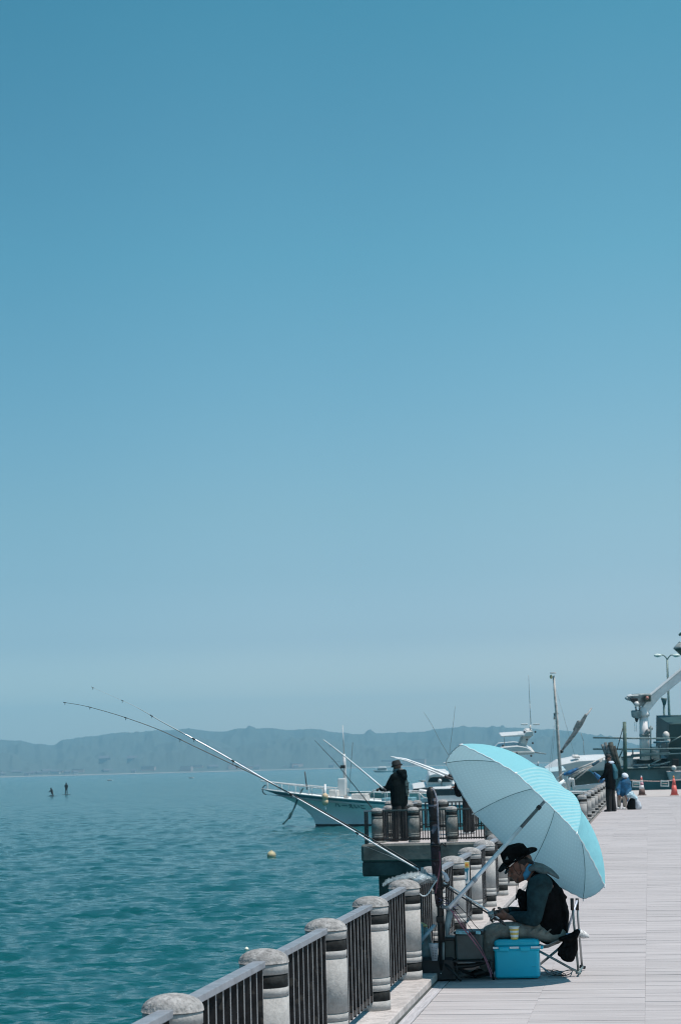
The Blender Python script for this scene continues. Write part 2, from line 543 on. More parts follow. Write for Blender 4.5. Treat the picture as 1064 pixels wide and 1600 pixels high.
# ---------------------------------------------------------------- quay body, boardwalk, kerb
DECKX0 = -1.565
Y0, Y1 = 2.0, 85.6
PLY, PLY2 = 39.35, 47.3                    # lookout platform
PLX = -5.38
def make_quay():
    b = MB()
    b.box(((30 - 2.05) / 2, (Y0 + 104 - 6) / 2 + 0, -2.06), (30 + 2.05, 104 - Y0 + 6, 4.0))
    o = b.build('quay_wall', M_conc)
    tag(o, None, None, None, 'structure')
    b = MB(); b.box((14 - .4, 94.9, -.025), (30.8, 18.4, .055))
    tag(b.build('quay_pavement', M_quay), None, None, None, 'structure')
make_quay()

def deck_mat():
    m = bpy.data.materials.new('deck_board'); m.use_nodes = True
    n = m.node_tree; b = n.nodes['Principled BSDF']; b.inputs['Roughness'].default_value = .8
    b.inputs['Specular IOR Level'].default_value = .25
    g = n.nodes.new('ShaderNodeNewGeometry')
    sp = n.nodes.new('ShaderNodeSeparateXYZ'); n.links.new(g.outputs['Position'], sp.inputs[0])
    def math_(op, a, v):
        q = n.nodes.new('ShaderNodeMath'); q.operation = op; n.links.new(a, q.inputs[0]); q.inputs[1].default_value = v; return q.outputs[0]
    row = math_('FLOOR', math_('DIVIDE', sp.outputs[1], PW), 0)
    colm = math_('FLOOR', math_('DIVIDE', math_('SUBTRACT', sp.outputs[0], -1.48), PLEN), 0)
    cb = n.nodes.new('ShaderNodeCombineXYZ'); n.links.new(row, cb.inputs[0]); n.links.new(colm, cb.inputs[1])
    wn = n.nodes.new('ShaderNodeTexWhiteNoise'); wn.noise_dimensions = '2D'; n.links.new(cb.outputs[0], wn.inputs[0])
    mp = n.nodes.new('ShaderNodeMapping'); mp.inputs['Scale'].default_value = (1.1, 26, 1)
    n.links.new(g.outputs['Position'], mp.inputs[0])
    t = n.nodes.new('ShaderNodeTexNoise'); t.inputs['Scale'].default_value = 1.6; t.inputs['Detail'].default_value = 6; t.inputs['Roughness'].default_value = .65
    n.links.new(mp.outputs[0], t.inputs[0])
    t2 = n.nodes.new('ShaderNodeTexNoise'); t2.inputs['Scale'].default_value = .55; t2.inputs['Detail'].default_value = 4
    n.links.new(g.outputs['Position'], t2.inputs[0])
    base = n.nodes.new('ShaderNodeMix'); base.data_type = 'RGBA'
    base.inputs['A'].default_value = (*DCOL1, 1); base.inputs['B'].default_value = (*DCOL2, 1)
    mr = n.nodes.new('ShaderNodeMapRange'); mr.inputs[1].default_value = .32; mr.inputs[2].default_value = .68
    n.links.new(t.outputs[0], mr.inputs[0]); n.links.new(mr.outputs[0], base.inputs[0])
    m2 = n.nodes.new('ShaderNodeMix'); m2.data_type = 'RGBA'; m2.blend_type = 'MULTIPLY'; m2.inputs[0].default_value = 1
    r2 = n.nodes.new('ShaderNodeMapRange'); r2.inputs[3].default_value = .92; r2.inputs[4].default_value = 1.05
    n.links.new(wn.outputs[0], r2.inputs[0]); n.links.new(base.outputs['Result'], m2.inputs['A']); n.links.new(r2.outputs[0], m2.inputs['B'])
    m3 = n.nodes.new('ShaderNodeMix'); m3.data_type = 'RGBA'; m3.blend_type = 'MULTIPLY'; m3.inputs[0].default_value = 1
    r3 = n.nodes.new('ShaderNodeMapRange'); r3.inputs[1].default_value = .3; r3.inputs[2].default_value = .7; r3.inputs[3].default_value = .93; r3.inputs[4].default_value = 1.05
    n.links.new(t2.outputs[0], r3.inputs[0]); n.links.new(m2.outputs['Result'], m3.inputs['A']); n.links.new(r3.outputs[0], m3.inputs['B'])
    n.links.new(m3.outputs['Result'], b.inputs['Base Color'])
    bp = n.nodes.new('ShaderNodeBump'); bp.inputs['Strength'].default_value = .35; bp.inputs['Distance'].default_value = .004
    n.links.new(t.outputs[0], bp.inputs['Height']); n.links.new(bp.outputs[0], b.inputs['Normal'])
    return m
DCOL1 = (.495, .465, .465); DCOL2 = (.355, .335, .34)
PW, PLEN = .118, .695
M_deck = deck_mat()
def make_deck():
    M_joist = mat('deck_bed', (.2, .19, .185), .9)
    bed = MB().box(((28 + DECKX0) / 2, (Y0 + Y1) / 2, -.04), (28 - DECKX0, Y1 - Y0, .03)).build('boardwalk', M_joist)
    tag(bed, None, None, None, 'structure')
    def plank_geo(L, W):
        x, y, z, e = L / 2, W / 2, 0, .001
        vs = [(-x, -y, -.024), (x, -y, -.024), (x, y, -.024), (-x, y, -.024), (-x, -y, -e), (x, -y, -e), (x, y, -e), (-x, y, -e),
              (-x + e, -y + e, 0), (x - e, -y + e, 0), (x - e, y - e, 0), (-x + e, y - e, 0)]
        fs = [(0, 1, 5, 4), (1, 2, 6, 5), (2, 3, 7, 6), (3, 0, 4, 7), (4, 5, 9, 8), (5, 6, 10, 9), (6, 7, 11, 10), (7, 4, 8, 11), (8, 9, 10, 11)]
        return vs, fs
    vs, fs = plank_geo(PLEN - .0006, PW - .0035)
    me = bpy.data.meshes.new('plank'); me.from_pydata(vs, [], fs); me.materials.append(M_deck)
    row0 = int(math.floor(11.9 / PW))
    n_ind = 0
    V = []; Fc = []
    r = random.Random(2)
    rows = int((Y1 - Y0) / PW) - 1
    for j in range(rows):
        row = int(Y0 / PW) + 1 + j
        y = (row + .5) * PW
        if y > Y1 - PW: break
        for i in range(40):
            x = -1.48 + (i + .5) * PLEN
            if x > 27: break
            near = row0 <= row < row0 + 62 and x - PLEN / 2 < (0.01 + .012 * y)
            if near and n_ind < 300:
                o = bpy.data.objects.new('plank', me); COL.objects.link(o); o.parent = bed
                o.location = (x, y, r.uniform(-.0015, .0015)); n_ind += 1
            elif i < (5 if y < 40 else 9) or y > 40 and i < 14 or True:
                if i > 16 and j % 2: pass
                k = len(V); dz = r.uniform(-.0015, .0015)
                V += [(a + x, b_ + y, c + dz) for a, b_, c in vs]; Fc += [tuple(q + k for q in f) for f in fs]
    me2 = bpy.data.meshes.new('planks_beyond'); me2.from_pydata(V, [], Fc); me2.materials.append(M_deck)
    o = bpy.data.objects.new('deck_planks', me2); COL.objects.link(o); o.parent = bed; o['kind'] = 'stuff'
    # border boards lying along the kerb
    b0 = MB().box((0, 0, -.012), (.075, 1.78, .024)); b0m = None
    M_border = mat('border_board', (.44, .43, .45), .75, var=.12, scale=3, stretch=(20, 1, 1), bump=.2)
    first = None
    for k in range(22):
        y = 7.1 + 1.79 * k
        if first is None:
            first = MB().box((DECKX0 + .042, y, -.011), (.075, 1.783, .024)).build('border_board', M_border, bed); me0 = first.data
            y00 = y
        else:
            c = bpy.data.objects.new('border_board', me0); COL.objects.link(c); c.parent = bed; c.location = (0, y - y00, 0)
make_deck()

def make_kerb():
    b = MB().box((-1.0, (Y0 + 104) / 2, -.07), (.05, 1, .02))
    base = MB().box((-1.83, (Y0 + 100) / 2 + .5, -.03), (.53, 100 - Y0 + 1, .08)).build('kerb', M_conc)
    tag(base, None, None, None, 'structure')
    me = None
    for k in range(52):
        y = 4.5 + 1.79 * k + .35
        if y > 97: break
        if me is None:
            o = MB().box((-1.83, y, .0355), (.53, 1.782, .049)).build('kerb_stone', M_kerb, base, bevel=.006); me = o.data; y00 = y
            m0 = o
        else:
            o = m0.copy(); COL.objects.link(o); o.location = (0, y - y00, 0)
make_kerb()

# ---------------------------------------------------------------- bollards and railings
R0 = .11
def bollard_proto():
    t = thing('stone_bollard', (0, 0, 0), 'bollard', 'bollard')
    g = .007
    prof = [(R0, 0), (R0, .056), (R0 - g, .0575), (R0 - g, .1165), (R0, .118), (R0, .152), (R0 - g, .154), (R0 - g, .159), (R0, .161),
            (R0, .192), (R0 - g, .194), (R0 - g, .199), (R0, .201), (R0, .476), (R0 - g, .478), (R0 - g, .484), (R0, .486), (R0, .519),
            (R0 - g, .5205), (R0 - g, .578), (R0, .5795), (R0, .618), (R0 - .004, .624), (R0 - .014, .631)]
    b = MB().lathe(prof, n=36); b.build('shaft', M_stone, t)
    cap = [(R0 - .013, .629), (R0 + .004, .626)]
    for a in np.linspace(0, 90, 9):
        cap.append((max((R0 + .004) * math.cos(math.radians(a)), .0006), .626 + .062 * math.sin(math.radians(a)) ** .9))
    cap.append((.0004, .6882))
    MB().lathe(cap, n=36).build('domed_cap', M_cap, t)
    for z0, z1 in ((.058, .116), (.521, .5775)):
        MB().lathe([(R0 - g + .0005, z0), (R0 - .0025, z0 + .001), (R0 - .0025, z1 - .001), (R0 - g + .0005, z1)], n=36).build('dark_band', M_band, t)
    return t
def railing_proto(L, name='railing_panel', pitch=.142, m_top=None):
    """one panel running along y between two bollards"""
    t = thing(name, (0, 0, 0), 'railing', 'railing')
    MB().box((0, 0, .667), (.056, L, .03)).build('top_rail', m_top or M_rail, t, bevel=.003)
    MB().box((0, 0, .12), (.03, L, .028)).build('bottom_rail', M_bar, t)
    n_ = max(3, int(round(L / pitch)))
    me = None
    for k in range(n_ + 1):
        y = -L / 2 + .012 + (L - .024) * k / n_
        if me is None:
            o = MB().bar((0, 0, .372), (.031, .02, .556)).build('baluster', [M_bar, M_barlit], t); me = o.data; o.location = (0, y, 0); o.name = 'baluster'
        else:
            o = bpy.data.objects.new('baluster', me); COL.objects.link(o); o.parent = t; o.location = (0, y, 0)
    return t
BP = bollard_proto(); RP = railing_proto(1.79 - .2)
_ub = [True]; _ur = [True]
def bollard(x, y, label, group, z=.06):
    t = BP if _ub[0] else copy_tree(BP); _ub[0] = False
    t.location = (x, y, z); t.rotation_euler = (0, 0, random.uniform(0, 6.28)); t['label'] = label; t['group'] = group
    return t
def railing(x, y, label, group, proto=None, rz=0.0):
    if proto is None or proto is RP:
        t = RP if _ur[0] else copy_tree(RP); _ur[0] = False
    else:
        t = copy_tree(proto)
    t.location = (x, y, .02); t.rotation_euler = (0, 0, rz); t['label'] = label; t['group'] = group
    return t
ORD = ['first', 'second', 'third', 'fourth', 'fifth', 'sixth', 'seventh', 'eighth', 'ninth', 'tenth', 'eleventh', 'twelfth', 'thirteenth', 'fourteenth', 'fifteenth', 'sixteenth', 'seventeenth', 'eighteenth']
BY = [7.40 + 1.787 * i for i in range(-1, 18)]
BL = {0: 'speckled stone bollard whose dome just enters at the bottom edge, nearest of the quay fence',
      4: 'stone bollard with a clear plastic bag draped over its dome, left of the black stand',
      5: 'stone bollard directly behind the black rod stand, its dome showing above the plastic bag',
      6: 'stone bollard just right of the black rod stand, beside the small warning sign'}
for i, y in enumerate(BY[:-1]):
    k = i - 1
    if k < 0:
        bollard(FX, y, 'stone bollard out of frame at the near end of the quay fence', 'stone bollards of the quay fence'); continue
    lab = BL.get(k, '%s stone bollard of the quay fence counting from the nearest one' % ORD[k] if k < 4 else '%s stone bollard of the quay fence from the camera, seen under the umbrella shaft' % ORD[k])
    if k >= 9: lab = 'stone bollard of the quay fence hidden in the row behind the seated angler'
    bollard(FX, y, lab, 'stone bollards of the quay fence')
for i in range(len(BY) - 2):
    k = i - 1
    y = (BY[i] + BY[i + 1]) / 2
    lab = {-1: 'railing panel end crossing the bottom edge in front of the nearest bollard',
           4: 'railing panel under the draped clear plastic bag beside the black stand',
           6: 'railing panel that carries the small orange and blue warning sign'}.get(k, 'grey topped railing panel between the %s and %s nearest bollards' % (ORD[k], ORD[k + 1]) if k >= 0 else '')
    if k >= 9: lab = 'railing panel hidden in the fence row behind the seated angler'
    railing(FX, y, lab, 'railing panels of the quay fence')
# the fence that goes on beyond the platform
FX2 = -1.60
fy = [49.2, 53.0] + [56.45 + 3.45 * i for i in range(7)]
RPL = railing_proto(3.23)
RPL.location = (FX2, 0, .02)
for i, y in enumerate(fy):
    bollard(FX2, y, 'thick end bollard of the far fence, right of the umbrella rim' if i == 0 else '%s stone bollard of the far fence counting from the umbrella towards the man in black' % ORD[i], 'stone bollards of the far fence')
    if i < len(fy) - 1:
        rp = RPL if i == 0 else copy_tree(RPL)
        rp.location = (FX2, (y + fy[i + 1]) / 2, .02); rp['group'] = 'railing panels of the far fence'
        rp['label'] = '%s railing panel of the far fence counting from the umbrella side' % ORD[i]

# ---------------------------------------------------------------- lookout platform over the water
def darken(t):
    for c in t.children:
        if c.name.startswith('shaft'):
            c.data = DARKSHAFT
def make_platform():
    t = tag(MB().box(((PLX - 1.95) / 2 - .0, (PLY + PLY2) / 2, -.17), (-1.95 - PLX, PLY2 - PLY, .34)).build('lookout_platform', M_kerb), None, None, None, 'structure')
    MB().box(((PLX - 1.95) / 2 + .0, (PLY + PLY2) / 2, .021), (-1.95 - PLX - .02, PLY2 - PLY - .02, .04)).build('paving', mat('platform_paving', (.44, .40, .39), .9, var=.12, scale=6), t)
    # edge beams: front, left, back, with weathered faces
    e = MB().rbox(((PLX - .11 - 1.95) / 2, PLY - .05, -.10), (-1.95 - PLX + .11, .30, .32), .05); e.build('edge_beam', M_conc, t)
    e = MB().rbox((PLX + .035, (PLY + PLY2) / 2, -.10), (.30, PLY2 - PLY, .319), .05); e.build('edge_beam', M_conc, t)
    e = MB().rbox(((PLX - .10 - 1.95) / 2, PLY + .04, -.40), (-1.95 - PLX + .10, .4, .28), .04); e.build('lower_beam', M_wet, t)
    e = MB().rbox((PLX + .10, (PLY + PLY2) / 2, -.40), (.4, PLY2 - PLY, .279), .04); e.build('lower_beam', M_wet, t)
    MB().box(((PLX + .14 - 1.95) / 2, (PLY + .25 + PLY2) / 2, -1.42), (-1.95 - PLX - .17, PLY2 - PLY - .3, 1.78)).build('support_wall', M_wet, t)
    top = MB().box(((PLX - 1.95) / 2, PLY + .01, .068), (-1.95 - PLX - .03, .30, .012)).build('kerb_cap', M_kerb, t)
make_platform()
PD = PLY + .16
DARKSHAFT = [c for c in BP.children if c.name.startswith('shaft')][0].data.copy(); DARKSHAFT.materials.clear(); DARKSHAFT.materials.append(M_stoned)
_b0 = bollard
def bollard(x, y, label, group, z=.06):
    t = _b0(x, y, label, group, z)
    darken(t)
    return t
RPS = railing_proto(.60, pitch=.062, m_top=mat('dark_rail_paint', (.05, .07, .07), .5)); RPS.location = (PLX + .5, PLY + .18, .02)
xs_front = []
for px in (590, 648, 708, 768, 826):
    p = at(px, 1300, PD * .998); xs_front.append(p.x)
g1 = 'stone bollards of the lookout platform'; g2 = 'railing panels of the lookout platform'
for i, x in enumerate(xs_front):
    bollard(x, PLY + .16, ['corner bollard of the lookout platform, with a thin dark rod leaning on it', 'platform bollard just right of the standing angler, lit down its right side', 'platform bollard behind the patterned rod bag',
                           'platform bollard behind the umbrella canopy', 'platform bollard next to the quay fence, hidden by the umbrella'][i], g1)
for i in range(len(xs_front) - 1):
    xm = (xs_front[i] + xs_front[i + 1]) / 2; L = xs_front[i + 1] - xs_front[i] - .22
    t = RPS if i == 0 else copy_tree(RPS)
    t.location = (xm, PLY + .16, .02); t.rotation_euler = (0, 0, math.pi / 2); t.scale = (1, L / .60, 1)
    t['group'] = g2
    t['label'] = ['platform railing panel in front of the standing angler\'s legs', 'platform railing panel between angler and patterned rod bag', 'platform railing panel right of the patterned rod bag', 'platform railing panel hidden behind the umbrella'][i]
xc = PLX + .12
nb = 4
for i in range(nb + 1):
    y = PLY + .6 + (PLY2 - PLY - 1.0) * i / nb
    if i: bollard(xc, y, 'dark bollard on the seaward side of the lookout platform', g1)
for i in range(nb):
    y = PLY + .6 + (PLY2 - PLY - 1.0) * (i + .5) / nb
    railing(xc, y, '%s railing panel along the seaward side of the lookout platform from its front corner' % ORD[i], g2)
tx = thing('corner_railing', (xs_front[0] - .2, PLY + .16, .02), 'short dark railing end piece at the seaward corner of the platform', 'railing')
MB().box((xs_front[0] - .17, PLY + .16, .687), (.16, .056, .03)).build('top_rail', M_rail, tx)
for dx in (-.23, -.19): MB().box((xs_front[0] + dx, PLY + .16, .37), (.03, .05, .66)).build('baluster', M_bar, tx)
for i, px in enumerate((610, 640, 694, 740)):
    x = at(px, 1262, PLY2 - .25).x
    bollard(x, PLY2 - .25, ['rear bollard of the platform behind the angler\'s legs', 'rear bollard of the platform right of the angler\'s hip', 'dark round bollard behind the platform railing, right of the rod bag', 'rear platform bollard beside the umbrella rim'][i], g1)
for i in range(3):
    x = -5.2 + 1.0 * i + .55
    t = copy_tree(RPS); t.location = (x, PLY2 - .25, .02); t.rotation_euler = (0, 0, math.pi / 2); t.scale = (1, 1.5, 1); t['group'] = g2; t['label'] = 'rear railing panel of the lookout platform'

# ---------------------------------------------------------------- beach umbrella over the angler
VD = (RM @ Vector((0, 0, -1))).normalized()          # looking direction, used as the sideways axis of things seen in profile
VR = (RM @ Vector((1, 0, 0))).normalized()
VU = (RM @ Vector((0, 1, 0))).normalized()
def cv(x, y, z):                                       # photo-plane vector: right, down, away
    return VR * x - VU * y + VD * z
STRIPE_A = -.38
def make_umbrella():
    k = 1 / 219.0
    DU = 14.78
    ctr = Vector((-.9147, 14.973, 1.1122))
    a = Vector((-.5690, .2365, .4443)); b = Vector((.0035, -.6688, .3604))
    n = a.cross(b).normalized()
    if n.dot(cv(1, -1, .4)) < 0: n = -n
    R = (a.length + b.length) / 2
    a = a.normalized() * R; b = (b - n * b.dot(n)); b = (b - a * (a.dot(b) / R ** 2)).normalized() * R
    t = thing('beach_umbrella', ctr, 'turquoise striped fishing umbrella tilted over the seated angler', 'umbrella')
    PHI = math.radians(52.5)
    hgt = R * math.tan(PHI / 2)
    def rib(i, u):
        th = i * math.pi / 4
        d = a * math.cos(th) + b * math.sin(th)
        r = math.sin(u * PHI) / math.sin(PHI)
        z = (math.cos(u * PHI) - math.cos(PHI)) / (1 - math.cos(PHI)) * hgt
        return ctr + d * r + n * z
    # cloth: outside patterned turquoise, inside silver grey
    def cloth(name, kind):
        m = bpy.data.materials.new(name); m.use_nodes = True
        q = m.node_tree; bs = q.nodes['Principled BSDF']; o_ = q.nodes['Material Output']
        uv = q.nodes.new('ShaderNodeUVMap'); sp = q.nodes.new('ShaderNodeSeparateXYZ'); q.links.new(uv.outputs[0], sp.inputs[0])
        bs.inputs['Roughness'].default_value = .75; bs.inputs['Specular IOR Level'].default_value = .2
        tr = q.nodes.new('ShaderNodeBsdfTranslucent'); ms = q.nodes.new('ShaderNodeMixShader')
        mx = q.nodes.new('ShaderNodeMix'); mx.data_type = 'RGBA'
        if kind == 'lining':
            mx.inputs['A'].default_value = (.66, .77, .81, 1); mx.inputs['B'].default_value = (.62, .73, .77, 1)
            vo = q.nodes.new('ShaderNodeTexVoronoi'); vo.inputs['Scale'].default_value = 42
            vo.inputs['Randomness'].default_value = .15
            q.links.new(uv.outputs[0], vo.inputs[0])
            mr = q.nodes.new('ShaderNodeMapRange'); mr.inputs[1].default_value = .25; mr.inputs[2].default_value = .35
            q.links.new(vo.outputs['Distance'], mr.inputs[0]); q.links.new(mr.outputs[0], mx.inputs[0])
        else:
            fr = q.nodes.new('ShaderNodeMath'); fr.operation = 'MULTIPLY'; fr.inputs[1].default_value = 40
            fl = q.nodes.new('ShaderNodeMath'); fl.operation = 'FRACT'
            gt = q.nodes.new('ShaderNodeMath'); gt.operation = 'GREATER_THAN'; gt.inputs[1].default_value = .52
            vr = q.nodes.new('ShaderNodeVectorRotate'); vr.rotation_type = 'Z_AXIS'; vr.inputs['Angle'].default_value = STRIPE_A
            q.links.new(uv.outputs[0], vr.inputs[0]); q.links.new(vr.outputs[0], sp.inputs[0])
            q.links.new(sp.outputs[0], fr.inputs[0]); q.links.new(fr.outputs[0], fl.inputs[0]); q.links.new(fl.outputs[0], gt.inputs[0])
            mx.inputs['A'].default_value = (.30, .78, .87, 1)
            mx.inputs['B'].default_value = (.54, .91, .95, 1) if kind == 'stripe' else (.32, .80, .88, 1)
            q.links.new(gt.outputs[0], mx.inputs[0])
        q.links.new(mx.outputs['Result'], bs.inputs['Base Color'])
        if kind == 'lining': q.links.new(mx.outputs['Result'], tr.inputs[0])
        else: tr.inputs[0].default_value = (.66, .84, .88, 1)
        nz = q.nodes.new('ShaderNodeTexNoise'); nz.inputs['Scale'].default_value = 9; nz.inputs['Detail'].default_value = 4
        g = q.nodes.new('ShaderNodeNewGeometry'); q.links.new(g.outputs['Position'], nz.inputs[0])
        bp = q.nodes.new('ShaderNodeBump'); bp.inputs['Strength'].default_value = .8; bp.inputs['Distance'].default_value = .03
        q.links.new(nz.outputs[0], bp.inputs['Height']); q.links.new(bp.outputs[0], bs.inputs['Normal'])
        ms.inputs[0].default_value = .62 if kind == 'lining' else .54
        q.links.new(bs.outputs[0], ms.inputs[1]); q.links.new(tr.outputs[0], ms.inputs[2]); q.links.new(ms.outputs[0], o_.inputs[0])
        return m
    mo = cloth('turquoise_cloth', 'plain'); mst = cloth('striped_cloth', 'stripe'); ml = cloth('silver_lining', 'lining')
    mtrim = mat('white_trim', (.75, .8, .82), .8, var=.05)
    mrib = mat('rib_seam', (.16, .26, .28), .6)
    NU, NV = 20, 14
    for i in range(8):
        for side, off in (('panel', .0028), ('lining', 0.0)):
            vs = []; uvs = []
            for j in range(NU + 1):
                u = j / NU
                p, q = rib(i, u), rib(i + 1, u)
                for k_ in range(NV + 1):
                    v = k_ / NV
                    x = p.lerp(q, v)
                    w4 = 4 * v * (1 - v)
                    d_out = (x - ctr - n * (x - ctr).dot(n))
                    x = x + d_out * (.028 * w4 * u) - n * (.022 * w4 * math.sin(math.pi * min(u, .9)))
                    # slack rim: scalloped edge
                    if j == NU:
                        x = x - n * (.0025 * math.sin(v * 40 + i)) - d_out.normalized() * (.004 * w4) - d_out.normalized() * .0016 * math.sin(v * 31 + i * 2)
                    nn = (x - (ctr - n * (R / math.tan(PHI)))).normalized()
                    vs.append(x + nn * off)
                    uvs.append(((v - .5) * u * .56, u * .7 + i * .13) if side == 'lining' else ((v - .5) * u * .56 + u * .02, u * .7))
            fs = []
            for j in range(NU):
                for k_ in range(NV):
                    A = j * (NV + 1) + k_
                    fs.append((A, A + 1, A + NV + 2, A + NV + 1))
            mb = MB().add(vs, fs, 0, True)
            o = mb.build(side, ml if side == 'lining' else (mst if i in (2, ) else mo), t)
            uvl = o.data.uv_layers.new(name='uv')
            for lp in o.data.loops: uvl.data[lp.index].uv = uvs[lp.vertex_index]
        # trim along the rim, and the gathered hem
        pts = []
        for k_ in range(25):
            v = k_ / 24; x = rib(i, 1).lerp(rib(i + 1, 1), v); w4 = 4 * v * (1 - v)
            d_out = (x - ctr - n * (x - ctr).dot(n)).normalized()
            pts.append(x + d_out * (.028 * w4 * R) - d_out * (.004 * w4 + .001 + .0016 * math.sin(v * 31 + i * 2)) - n * .0025 * math.sin(v * 40 + i))
        MB().tube(pts, .0034, n=5).build('hem', mtrim, o)
        rib_ob = MB().tube([rib(i, u / 12) - n * .006 for u in range(13)], .0022, n=6).build('rib', mrib, t)
        tip = rib(i, 1); dd = (tip - rib(i, .9)).normalized()
        MB().tube([tip - dd * .012, tip + dd * .018], [.006, .004], n=8).build('rib_tip', mtrim, rib_ob)
    ap = ctr + n * hgt
    # pole: from the apex down towards the stand
    low = at(701, 1419, DU - .33)
    axis = (low - ap).normalized()
    L = (low - ap).length
    MB().tube([ap + n * .05, ap + axis * .30], .011, n=12).build('upper_pole', mat('grey_pole', (.18, .21, .23), .5), t)
    MB().tube([ap + axis * .20, ap + axis * .225], .017, n=12).build('runner', M_black, t)
    MB().tube([ap + axis * .225, ap + axis * .42], .0125, n=12).build('middle_pole', mat('dark_pole', (.10, .13, .14), .5), t)
    MB().tube([ap + axis * .42, low], .0155, n=14).build('lower_pole', mat('pale_pole', (.62, .67, .71), .4, metal=.3), t)
    pm = ap + axis * .93
    MB().tube([pm, pm + axis * .03], .02, n=12).build('pole_joint', mat('grey_joint', (.3, .34, .38), .5), t)
    MB().tube([ap + n * .0, ap + n * .075], [.02, .007], n=10).build('ferrule', mtrim, t)
    return t
make_umbrella()

# ---------------------------------------------------------------- the seated angler
M_sleeve = mat('dark_teal_cloth', (.016, .044, .052), .9, var=.25, scale=16, bump=.5, bscale=40, spec=.2)
M_trous = mat('olive_grey_cloth', (.21, .215, .19), .9, var=.2, scale=14, bump=.6, bscale=26, spec=.2)
M_collar = mat('bright_blue_cloth', (.06, .34, .60), .8, var=.1, scale=20)
M_hood = mat('grey_green_cloth', (.115, .155, .16), .9, var=.2, scale=20, bump=.4)
DM = 14.98
def J(px, py, o=0.0): return at(px, py, DM + o)
K = DM / F                                             # metres per photo pixel at the angler

def make_head(mb, c, f, u, s, k=1.0):
    """head made of overlapping forms: skull, face, jaw, nose, brow, ears; f forward, u up, s sideways"""
    B = Matrix((f, s, u)).transposed()
    mb.ball(c + u * .02 * k - f * .008 * k, (.096 * k, .074 * k, .092 * k), 12, M=B)
    mb.ball(c + f * .030 * k - u * .045 * k, (.062 * k, .058 * k, .068 * k), 10, M=B)
    mb.ball(c + f * .062 * k - u * .086 * k, (.030 * k, .034 * k, .026 * k), 8, M=B)     # chin
    mb.limb([c + f * .078 * k + u * .008 * k, c + f * .104 * k - u * .030 * k], [.011 * k, .016 * k], s, 8)
    mb.ball(c + f * .080 * k + u * .022 * k, (.018 * k, .055 * k, .012 * k), 8, M=B)     # brow
    mb.ball(c + f * .086 * k - u * .056 * k, (.012 * k, .026 * k, .007 * k), 8, M=B)     # upper lip
    mb.ball(c + f * .082 * k - u * .068 * k, (.011 * k, .022 * k, .007 * k), 8, M=B)     # lower lip
    for q in (-1, 1):
        mb.ball(c + f * .060 * k - u * .030 * k + s * q * .036 * k, (.024 * k, .018 * k, .020 * k), 8, M=B)   # cheek
        mb.ball(c - f * .006 * k - u * .012 * k + s * q * .074 * k, (.018 * k, .010 * k, .032 * k), 8, M=B)   # ear

def make_hand(mb, wrist, palm_dir, normal, side, k=1.0, curl=1.0):
    """palm and five separate bent fingers curling towards 'normal'"""
    p = wrist + palm_dir * .045 * k
    mb.limb([wrist, wrist + palm_dir * .04 * k, wrist + palm_dir * .085 * k], [(.027 * k, .020 * k), (.036 * k, .017 * k), (.040 * k, .015 * k)], side, 10)
    for i, (o, L) in enumerate(((-.031, .88), (-.0105, 1.0), (.0105, .95), (.031, .78))):
        b0 = wrist + palm_dir * .085 * k + side * o * k
        d = palm_dir
        pts = [b0]
        ang = (.55, 1.05, .9)
        seg = (.040, .027, .021)
        d2 = Vector(d); nrm = Vector(normal)
        acc = 0
        for a_, s_ in zip(ang, seg):
            acc += a_ * curl
            dd = d * math.cos(acc) + nrm * math.sin(acc)
            pts.append(pts[-1] + dd * s_ * L * k)
        mb.limb(pts, [.0098 * k, .0092 * k, .0085 * k, .0075 * k], side, 8)
    t0 = wrist + palm_dir * .022 * k - side * .026 * k
    mb.limb([t0, t0 + (palm_dir * .6 - side * .55 + normal * .3).normalized() * .034 * k, t0 + (palm_dir * .8 - side * .30 + normal * .75).normalized() * .066 * k,
             t0 + (palm_dir * .85 + side * .05 + normal * 1.0).normalized() * .088 * k], [.014 * k, .0115 * k, .010 * k, .009 * k], side, 8)

